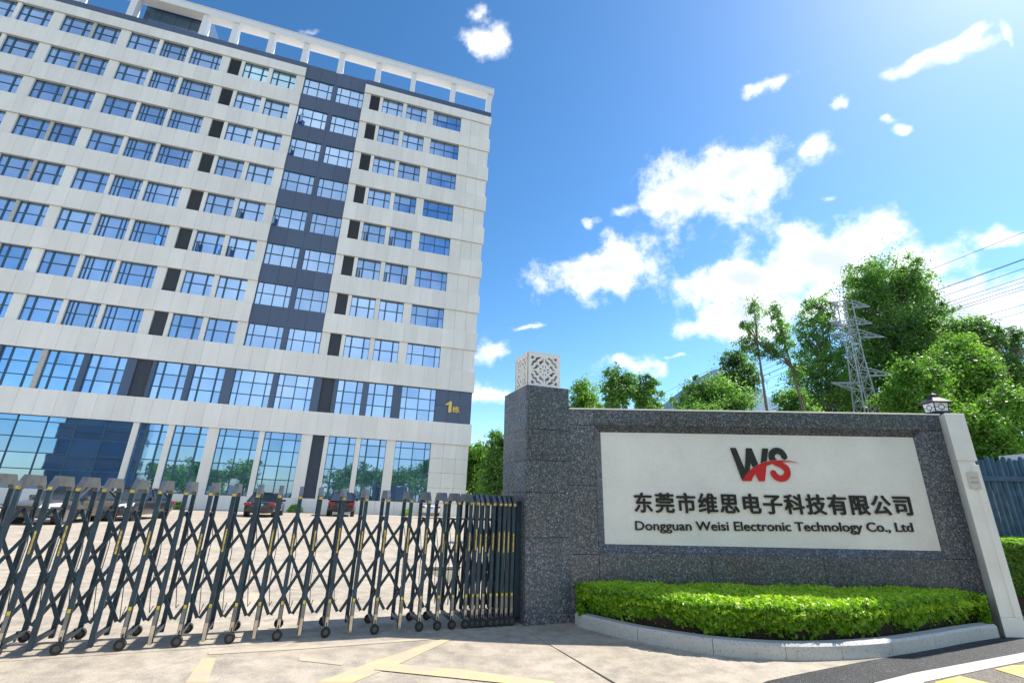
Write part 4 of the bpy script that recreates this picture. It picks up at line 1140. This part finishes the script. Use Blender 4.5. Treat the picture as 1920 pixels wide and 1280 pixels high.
# ------------------------------------------------------------------ shrubs along the building
def shrub(name, label, loc, r, n, seed, material, cat='shrub', group=None):
    root = empty(name, T(*loc)); tag(root, label, cat, group)
    gg = np.random.default_rng(seed)
    d = gg.normal(size=(n, 3)); d /= np.linalg.norm(d, axis=1, keepdims=True); d[:, 2] = np.abs(d[:, 2])
    P = d * (r * (.55 + .45 * gg.random(n)) * (1 + .15 * np.sin(d[:, 0] * 7 + seed) * np.cos(d[:, 1] * 6)))[:, None]; P[:, 2] += .05
    tag(link('leaves', leaf_mesh('leaves', P, d + gg.normal(0, .6, (n, 3)), np.full(n, .13) * (.7 + .6 * gg.random(n)), np.full(n, .08), material, None, seed), root), kind='stuff')
    mb = MB(); mb.tube([(0, 0, -.05), (.02, .01, r * .6)], [.04, .02], 6); mb.build('stem', BARK, root)
for k, (u, lb, rr) in enumerate(((-25.6, 'small round shrub at the building foot left of the black car', .55), (-22.5, 'small shrub on the building plinth behind the black car', .5), (-14.2, 'shrub beside the black suv by the louver', .6), (-5.3, 'low bush at the building foot near the white car', .5))):
    p = BM @ Vector((u, -1.2, 0)); shrub('foundation_shrub', lb, p, rr, 1400, 60 + k, LEAF_A)

# ------------------------------------------------------------------ fence, hedge and cabin behind the wall's right end
fen = empty('picket_fence', SM); tag(fen, 'dark blue picket fence behind the white end post', 'fence')
FY = 2.3
def f_picket(mb):
    o = [(-.046, 2.34), (-.036, 2.385), (-.016, 2.41), (.016, 2.41), (.036, 2.385), (.046, 2.34)]
    pr = [(-.046, 0), (-.010, -.028), (.036, -.012), (.046, .012)]
    h = lambda x: float(np.interp(x, [q[0] for q in o], [q[1] for q in o]))
    for (xa, ya), (xb, yb_) in zip(pr, pr[1:]):
        mb.hexa([(xa, ya, 0), (xb, yb_, 0), (xb, .02, 0), (xa, .02, 0), (xa, ya, h(xa)), (xb, yb_, h(xb)), (xb, .02, h(xb)), (xa, .02, h(xa))])
for k in range(38):
    link('picket', gm('picket', f_picket, FENCE), fen, T(7.0 + k * .104, FY + (.006 if k % 2 else -.004), 0) @ Matrix.Diagonal((1, 1, 1 + .012 * ((k * 5) % 3), 1)))
for z in (.55, 2.02):
    mb = MB(); mb.box(7.1, 11.1, FY + .045, FY + .08, z, z + .09); mb.build('rail', FENCE, fen)
    mb = MB(); mb.box(7.1, 11.1, FY - .055, FY - .028, z, z + .09); mb.build('rail', FENCE, fen)
for u in (8.05, 10.3):
    mb = MB(); mb.box(u, u + .14, FY - .075, FY + .08, 0, 2.2); mb.build('fence_post', FENCE, fen)
clipped_hedge('fence_hedge', 'clipped green hedge at the foot of the blue picket fence', 7.0, 11.0, lambda u: 1.25 + 0 * u, 2.1, .0, 1.05, LEAF_B, SM, 14000, 26000, 9, .06, .03)
_c = at(1890, 862, 15.0); cab = empty('guard_cabin', T(_c.x + 3.1, _c.y, 0)); tag(cab, 'dark blue cabin roof with white top edge beyond the picket fence', 'cabin')
mb = MB(); mb.box(-.9, 3, 0, 2.5, 0, _c.z - .02); mb.build('cabin_body', FENCE, cab)
mb = MB(); mb.box(-1.1, 3.2, -.25, 2.7, _c.z, _c.z + .18); mb.build('cabin_fascia', FENCE, cab)
mb = MB(); mb.box(-.7, 3.2, -.2, 2.6, _c.z + .182, _c.z + .44); mb.build('cabin_roof', LAMPG, cab)

# ------------------------------------------------------------------ trees
def tree(name, label, Y, lobes, trunk_px, leaf, n, L, seed, bark=BARK, tw=.16, base=None, dens=.5, group='trees beyond the wall'):
    """lobes: (px, py, half-width px, half-height px) seen at distance Y; trunk_px: polyline in px down to the ground"""
    gg = np.random.default_rng(seed)
    C_ = []; 
    for (x, y, rx, ry) in lobes:
        c = at(x, y, Y); k = depth_of(c) / FPX
        C_.append((c, rx * k, ry * k))
    pts = [at(x, y, Y) for x, y in trunk_px]
    foot = Vector((pts[-1].x, pts[-1].y, 0)); 
    if len(pts) > 1:
        d = (pts[-1] - pts[-2]); 
    pts.append(Vector((foot.x, foot.y, -.1)))
    root = empty(name, T(foot.x, foot.y, 0)); tag(root, label, 'tree', group)
    loc = Vector((foot.x, foot.y, 0))
    mb = MB(); nn = len(pts)
    rad = [tw * (.25 + .75 * i / (nn - 1)) for i in range(nn)]
    mb.tube([p - loc for p in pts], rad, 8)
    trunk = mb.build('trunk', bark, root, smooth=True)
    # limbs and clumps
    lm = MB(); PP, NN = [], []
    vol = sum(a * a * b_ for _, a, b_ in C_)
    for ci, (c, a, b_) in enumerate(C_):
        nl = int(n * (a * a * b_) ** .8 / sum((x * x * z) ** .8 for _, x, z in C_))
        ncl = max(12, int(nl / 75)); 
        dirs = gg.normal(size=(ncl, 3)); dirs /= np.linalg.norm(dirs, axis=1, keepdims=True)
        rad_ = (.30 + .85 * gg.random(ncl) ** .6)
        cen = np.array(c) + dirs * np.array([a, a * .9, b_]) * rad_[:, None] * .92
        src = min(pts[:-1], key=lambda q: (q - (c - Vector((0, 0, b_ * .5)))).length)
        for k in range(0, ncl, max(1, ncl // 14)):
            e_ = Vector(cen[k]); mid = src.lerp(e_, .5) + Vector((0, 0, .12 * (e_ - src).length * (-1 if e_.z < src.z else .6)))
            lm.tube([src - loc, mid - loc, e_ - loc], [tw * .34, tw * .2, tw * .05], 5, cap=False)
        cr = .22 * min(a, b_) * np.exp(gg.normal(0, .45, ncl)) + .10
        stretch = np.exp(gg.normal(0, .38, (ncl, 1, 3)))
        m_ = nl // ncl
        off = gg.normal(0, .55, size=(ncl, m_, 3))
        P = cen[:, None, :] + off * stretch * cr[:, None, None] * np.array([1, 1, .8]) - np.abs(off[:, :, :1]) * cr[:, None, None] * np.array([0, 0, .5]); P = P.reshape(-1, 3)
        PP.append(P); NN.append((off * .9 + gg.normal(0, .55, off.shape) + np.array([0, 0, .45])).reshape(-1, 3))
    lm.build('limbs', bark, root)
    P = np.concatenate(PP) - np.array(loc); Nn = np.concatenate(NN); k = len(P)
    r = np.clip(.45 + .16 * gg.normal(size=k) + .20 * np.sin(P[:, 0] * 1.3 + seed) * np.sin(P[:, 2] * 1.7), 0, 1)
    Ls = L * (.65 + .7 * gg.random(k))
    tag(link('crown', leaf_mesh('crown', P, Nn, Ls, Ls * .58, leaf, r, seed), root), kind='stuff')
    return root
tree('broad_tree', 'tallest dense round topped tree behind the lattice pylon', 34, [(1655, 520, 62, 40), (1610, 560, 30, 42), (1690, 545, 55, 40), (1650, 590, 70, 45), (1735, 590, 45, 40), (1700, 640, 75, 50), (1660, 660, 50, 40), (1760, 640, 38, 40), (1715, 690, 60, 40), (1625, 640, 34, 40), (1640, 705, 52, 44), (1610, 750, 40, 34), (1665, 750, 44, 36)],
     [(1668, 560), (1690, 640), (1700, 700), (1700, 790)], LEAF_A, 78400, 0.185, 21, BARK, .28)
tree('broad_tree', 'bushy green tree right of the tallest tree', 24, [(1790, 700, 60, 50), (1825, 740, 45, 45), (1770, 760, 55, 40), (1840, 690, 30, 40), (1800, 650, 32, 28)], [(1795, 700), (1805, 800)], LEAF_B, 39100, 0.145, 22, BARK, .2)
tree('broad_tree', 'small domed tree with drooping leaves in front of the tallest tree', 21, [(1715, 705, 44, 32), (1700, 750, 48, 30), (1735, 750, 38, 32)], [(1712, 720), (1716, 810)], LEAF_B, 20700, 0.125, 23, BARK, .13)
tree('broad_tree', 'round headed tree on the skyline right of the tallest tree', 32, [(1815, 618, 34, 24), (1820, 650, 36, 26), (1830, 690, 34, 30)], [(1815, 640), (1822, 800)], LEAF_A, 18400, 0.172, 24, BARK, .16)
tree('slim_tree', 'slim twin tree at the right edge, left of the pair', 30, [(1868, 640, 22, 32), (1872, 690, 28, 34), (1880, 735, 26, 26)], [(1868, 640), (1880, 800)], LEAF_C, 9659, 0.158, 25, PALEBARK, .12)
tree('slim_tree', 'slim tree at the far right edge of the picture', 30, [(1902, 640, 20, 34), (1905, 690, 26, 34), (1915, 740, 34, 34)], [(1903, 640), (1918, 800)], LEAF_C, 9659, 0.158, 26, PALEBARK, .12)
tree('broad_tree', 'bright bushy tree above the blue picket fence', 19, [(1890, 760, 46, 34), (1850, 800, 50, 40), (1905, 810, 50, 40), (1810, 800, 36, 34), (1850, 850, 50, 26), (1905, 860, 46, 26), (1860, 890, 40, 26)], [(1880, 770), (1890, 860)], LEAF_B, 39100, 0.112, 27, BARK, .13)
tree('broad_tree', 'dark narrow tree just left of the lattice pylon', 33, [(1535, 575, 26, 26), (1530, 615, 42, 34), (1540, 660, 50, 36), (1515, 710, 50, 34), (1560, 725, 48, 40), (1500, 755, 40, 30)], [(1538, 580), (1548, 680), (1556, 790)], LEAF_A, 22080, 0.165, 28, BARK, .16)
tree('slim_tree', 'tall thin tree with sparse crown, left of the two thin trunks', 22, [(1414, 572, 17, 16), (1408, 610, 18, 26), (1402, 640, 22, 18), (1428, 652, 26, 20), (1455, 660, 12, 10)], [(1413, 565), (1420, 640), (1428, 700), (1441, 790)], LEAF_A, 4140, 0.099, 29, BARK, .085)
tree('slim_tree', 'tall thin leaning tree, right of the two thin trunks', 22, [(1452, 583, 15, 16), (1462, 610, 20, 22), (1475, 640, 22, 18), (1462, 665, 16, 14), (1490, 700, 14, 16)], [(1455, 575), (1470, 640), (1485, 690), (1512, 790)], LEAF_A, 4140, 0.099, 30, BARK, .085)
tree('broad_tree', 'round bluish green tree in front of the pale hill', 34, [(1380, 672, 26, 18), (1385, 700, 36, 24), (1370, 725, 40, 24)], [(1382, 680), (1390, 790)], LEAF_C, 12880, 0.172, 31, BARK, .15)
tree('broad_tree', 'wide low green tree above the middle of the name wall', 27, [(1330, 730, 44, 26), (1300, 745, 40, 22), (1370, 750, 46, 26), (1340, 765, 60, 24)], [(1340, 735), (1345, 800)], LEAF_A, 15525, 0.145, 32, BARK, .15)
tree('broad_tree', 'yellow green bush top showing just above the wall', 20, [(1300, 772, 32, 12), (1330, 776, 30, 12)], [(1310, 775), (1312, 830)], LEAF_B, 8049, 0.099, 33, BARK, .08)
tree('broad_tree', 'green bush between the thin trunks and the narrow dark tree', 24, [(1480, 750, 30, 24), (1500, 775, 36, 20)], [(1488, 750), (1492, 820)], LEAF_A, 6210, 0.119, 34, BARK, .1)
tree('broad_tree', 'bright green tree just right of the granite pillar', 21, [(1095, 735, 20, 22), (1098, 760, 28, 24), (1085, 775, 20, 18)], [(1096, 735), (1098, 820)], LEAF_B, 8279, 0.106, 35, BARK, .1)
tree('broad_tree', 'round green tree, middle of three beside the pillar', 25, [(1160, 705, 26, 18), (1165, 730, 36, 26), (1150, 755, 28, 20)], [(1162, 710), (1162, 820)], LEAF_A, 7474, 0.132, 36, BARK, .11)
tree('broad_tree', 'loose green tree, rightmost of three beside the pillar', 25, [(1212, 718, 22, 16), (1215, 745, 30, 22), (1225, 768, 32, 16)], [(1210, 720), (1210, 820)], LEAF_A, 6324, 0.132, 37, BARK, .11)
tree('broad_tree', 'yellow green tree between the building corner and the pillar', 48, [(895, 850, 28, 20), (890, 885, 26, 26), (905, 905, 30, 26)], [(895, 860), (893, 930)], LEAF_B, 18400, 0.224, 38, BARK, .2)
tree('broad_tree', 'darker green tree partly hidden behind the granite pillar', 42, [(940, 835, 26, 30), (935, 870, 30, 30), (930, 905, 34, 26), (965, 850, 30, 40)], [(942, 850), (938, 935)], LEAF_A, 23000, 0.198, 39, BARK, .2)

tree('broad_tree', 'pale green tree filling the gap behind the pylon legs', 36, [(1585, 690, 34, 40), (1600, 730, 40, 40), (1570, 760, 50, 30)], [(1590, 690), (1596, 800)], LEAF_B, 9000, .19, 41, BARK, .16)
tree('broad_tree', 'wide pale green tree behind the end post lamp', 30, [(1775, 730, 70, 50), (1840, 760, 60, 44), (1740, 770, 50, 34), (1900, 715, 40, 44)], [(1790, 730), (1800, 820)], LEAF_B, 26000, .17, 42, BARK, .18)
# far hill
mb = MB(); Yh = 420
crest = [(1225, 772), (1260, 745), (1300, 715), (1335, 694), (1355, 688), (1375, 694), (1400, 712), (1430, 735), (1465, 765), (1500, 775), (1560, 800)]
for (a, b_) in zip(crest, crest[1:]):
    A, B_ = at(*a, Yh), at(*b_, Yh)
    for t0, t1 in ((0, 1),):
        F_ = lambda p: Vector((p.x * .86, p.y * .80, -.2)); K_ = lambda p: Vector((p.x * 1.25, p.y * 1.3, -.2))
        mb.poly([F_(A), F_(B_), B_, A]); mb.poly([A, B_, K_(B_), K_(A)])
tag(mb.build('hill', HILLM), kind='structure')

# ------------------------------------------------------------------ pylon and power lines
YP = 29
pt = at(1583, 566, YP); k_ = depth_of(pt) / FPX
foot = Vector((pt.x, pt.y, 0)); Hp = pt.z
pyl = empty('lattice_pylon', T(foot.x, foot.y, 0)); tag(pyl, 'grey steel lattice power pylon behind the name wall', 'pylon')
hw0, hw1 = .80, .30
def leg(sx, sy, z):
    t = z / Hp; w = hw0 + (hw1 - hw0) * min(1, t / .75); return Vector((sx * w, sy * w, z))
for sx in (-1, 1):
    for sy in (-1, 1):
        mb = MB(); mb.bar(leg(sx, sy, -.2), leg(sx, sy, Hp * .75), .055); mb.bar(leg(sx, sy, Hp * .75), leg(sx, sy, Hp), .045); mb.build('leg', GALV, pyl)
br = MB(); z = 0
while z < Hp - 1.5:
    h_ = 1.0 if z > Hp * .4 else 1.4
    for (a, b_) in (((-1, -1), (1, -1)), ((1, -1), (1, 1)), ((1, 1), (-1, 1)), ((-1, 1), (-1, -1))):
        br.bar(leg(*a, z), leg(*b_, min(Hp, z + h_)), .026); br.bar(leg(*b_, z), leg(*a, min(Hp, z + h_)), .026); br.bar(leg(*a, z), leg(*b_, z), .026)
    z += h_
tag(br.build('bracing', GALV, pyl), kind='stuff')
WD = Vector((-.24, .97, 0)).normalized(); AD = Vector((WD.y, -WD.x, 0))
arms = [((1556, 567), (1631, 575)), ((1554, 603), (1635, 606)), ((1554, 626), (1658, 632)), ((1557, 717), (1680, 703))]
ends = []
for (l, r_) in arms:
    for sg, q in ((-1, l), (1, r_)):
        n_ = Vector((WD.x, WD.y, 0)); p = on_plane(q[0], q[1], foot, n_)
        d = (p - foot).dot(AD); 
        tip = foot + AD * d; tip.z = p.z
        mb = MB(); a = foot + AD * (sg * .3) + Vector((0, 0, tip.z + .16)); b_ = foot + AD * (sg * .3) + Vector((0, 0, tip.z - .36))
        for o in (-.24, .24):
            mb.bar(a + WD * o - foot, tip - foot, .05); mb.bar(b_ + WD * o - foot, tip - foot, .05)
        for t in (.3, .6):
            mb.bar(a.lerp(tip, t) - foot, b_.lerp(tip, t + .15) - foot, .04); mb.bar(b_.lerp(tip, t) - foot, a.lerp(tip, t + .15) - foot, .04)
        mb.build('crossarm', GALV, pyl)
        mb = MB(); mb.tube([tip - foot, tip - foot - Vector((0, 0, .45))], .04, 6); mb.build('insulator', CARBLK, pyl)
        ends.append(tip - Vector((0, 0, .45)))
ends += [e_ + AD * .25 - Vector((0, 0, .30)) for e_ in ends[2:6]]
order = ['topmost', 'second highest', 'third highest', 'fourth highest', 'fifth highest', 'sixth highest', 'sixth lowest', 'fifth lowest', 'fourth lowest', 'third lowest', 'second lowest', 'lowest']
for i, (e_, nm) in enumerate(zip(sorted(ends, key=lambda p: -p.z), order)):
    pts = []
    for s in np.linspace(-60, 160, 60):
        span = 60 if s < 0 else 160; t = abs(s) / span
        pts.append(e_ + WD * s + Vector((0, 0, -(1.6 if s < 0 else 5.0) * 4 * t * (1 - t) * .5 + (1.5 if s < 0 else -3.0) * t)) - e_)
    mb = MB(); mb.tube(pts, .013, 5)
    o = mb.build('power_line', WIRE, None, T(*e_)); tag(o, f'{nm} of the overhead wires strung from the lattice pylon', 'wire', 'overhead wires')

# ------------------------------------------------------------------ across the road behind the camera (seen mirrored in the ground floor glass)
def mirror(p): return p - DI * (2 * (p - B0).dot(DI))
for k, (x, hgt) in enumerate(((300, 5), (345, 6), (395, 5), (450, 6.5), (640, 7), (690, 8), (735, 6.5), (775, 9), (820, 7))):
    d = ray(x, 930); d = Vector((d.x, d.y, 0)).normalized(); q = mirror(Vector((0, 0, 0)) + d * (96 + 5 * (k % 3)))
    root = empty('roadside_tree', T(q.x, q.y, 0))
    tag(root, 'leafy roadside tree mirrored in the ground floor windows', 'tree', 'roadside trees mirrored in the glass')
    gg = np.random.default_rng(80 + k); n = 2600
    cen = gg.normal(0, 1, (26, 3)) * np.array([1.5, 1.5, 1.1]) + np.array([0, 0, hgt * .62]); P = (cen[gg.integers(0, 26, n)] + gg.normal(0, .55, (n, 3)))
    P[:, 2] = np.clip(P[:, 2], .8, hgt)
    tag(link('crown', leaf_mesh('crown', P, gg.normal(size=(n, 3)), np.full(n, .45), np.full(n, .3), LEAF_A, None, 90 + k), root), kind='stuff')
    mb = MB(); mb.tube([(0, 0, -.1), (.1, 0, hgt * .7)], [.2, .08], 6); mb.build('trunk', BARK, root)
d = ray(175, 900); d = Vector((d.x, d.y, 0)).normalized(); q = mirror(d * 95.0)
ob = empty('dark_tower', T(q.x, q.y, 0)); tag(ob, 'dark glazed tower block mirrored in the left showroom glass', 'building')
TW = simple('tower_wall', (0.05, 0.07, 0.10), .4, var=.2); TG = m_glass('tower_glass', (0.12, 0.2, 0.28), (0.10, 0.17, 0.25), .1)
mb = MB(); mb.box(-5, 5, -5, 5, -.1, 13); mb.build('wall', TW, ob)
for k in range(3):
    mb = MB(); mb.box(-4.7, 4.7, 5.01, 5.06, 1.5 + k * 3.7, 3.9 + k * 3.7); mb.build('window', TG, ob)
    mb = MB(); mb.box(-5.06, -5.01, -4.7, 4.7, 1.5 + k * 3.7, 3.9 + k * 3.7); mb.build('window', TG, ob)
    mb = MB(); mb.box(5.01, 5.06, -4.7, 4.7, 1.5 + k * 3.7, 3.9 + k * 3.7); mb.build('window', TG, ob)
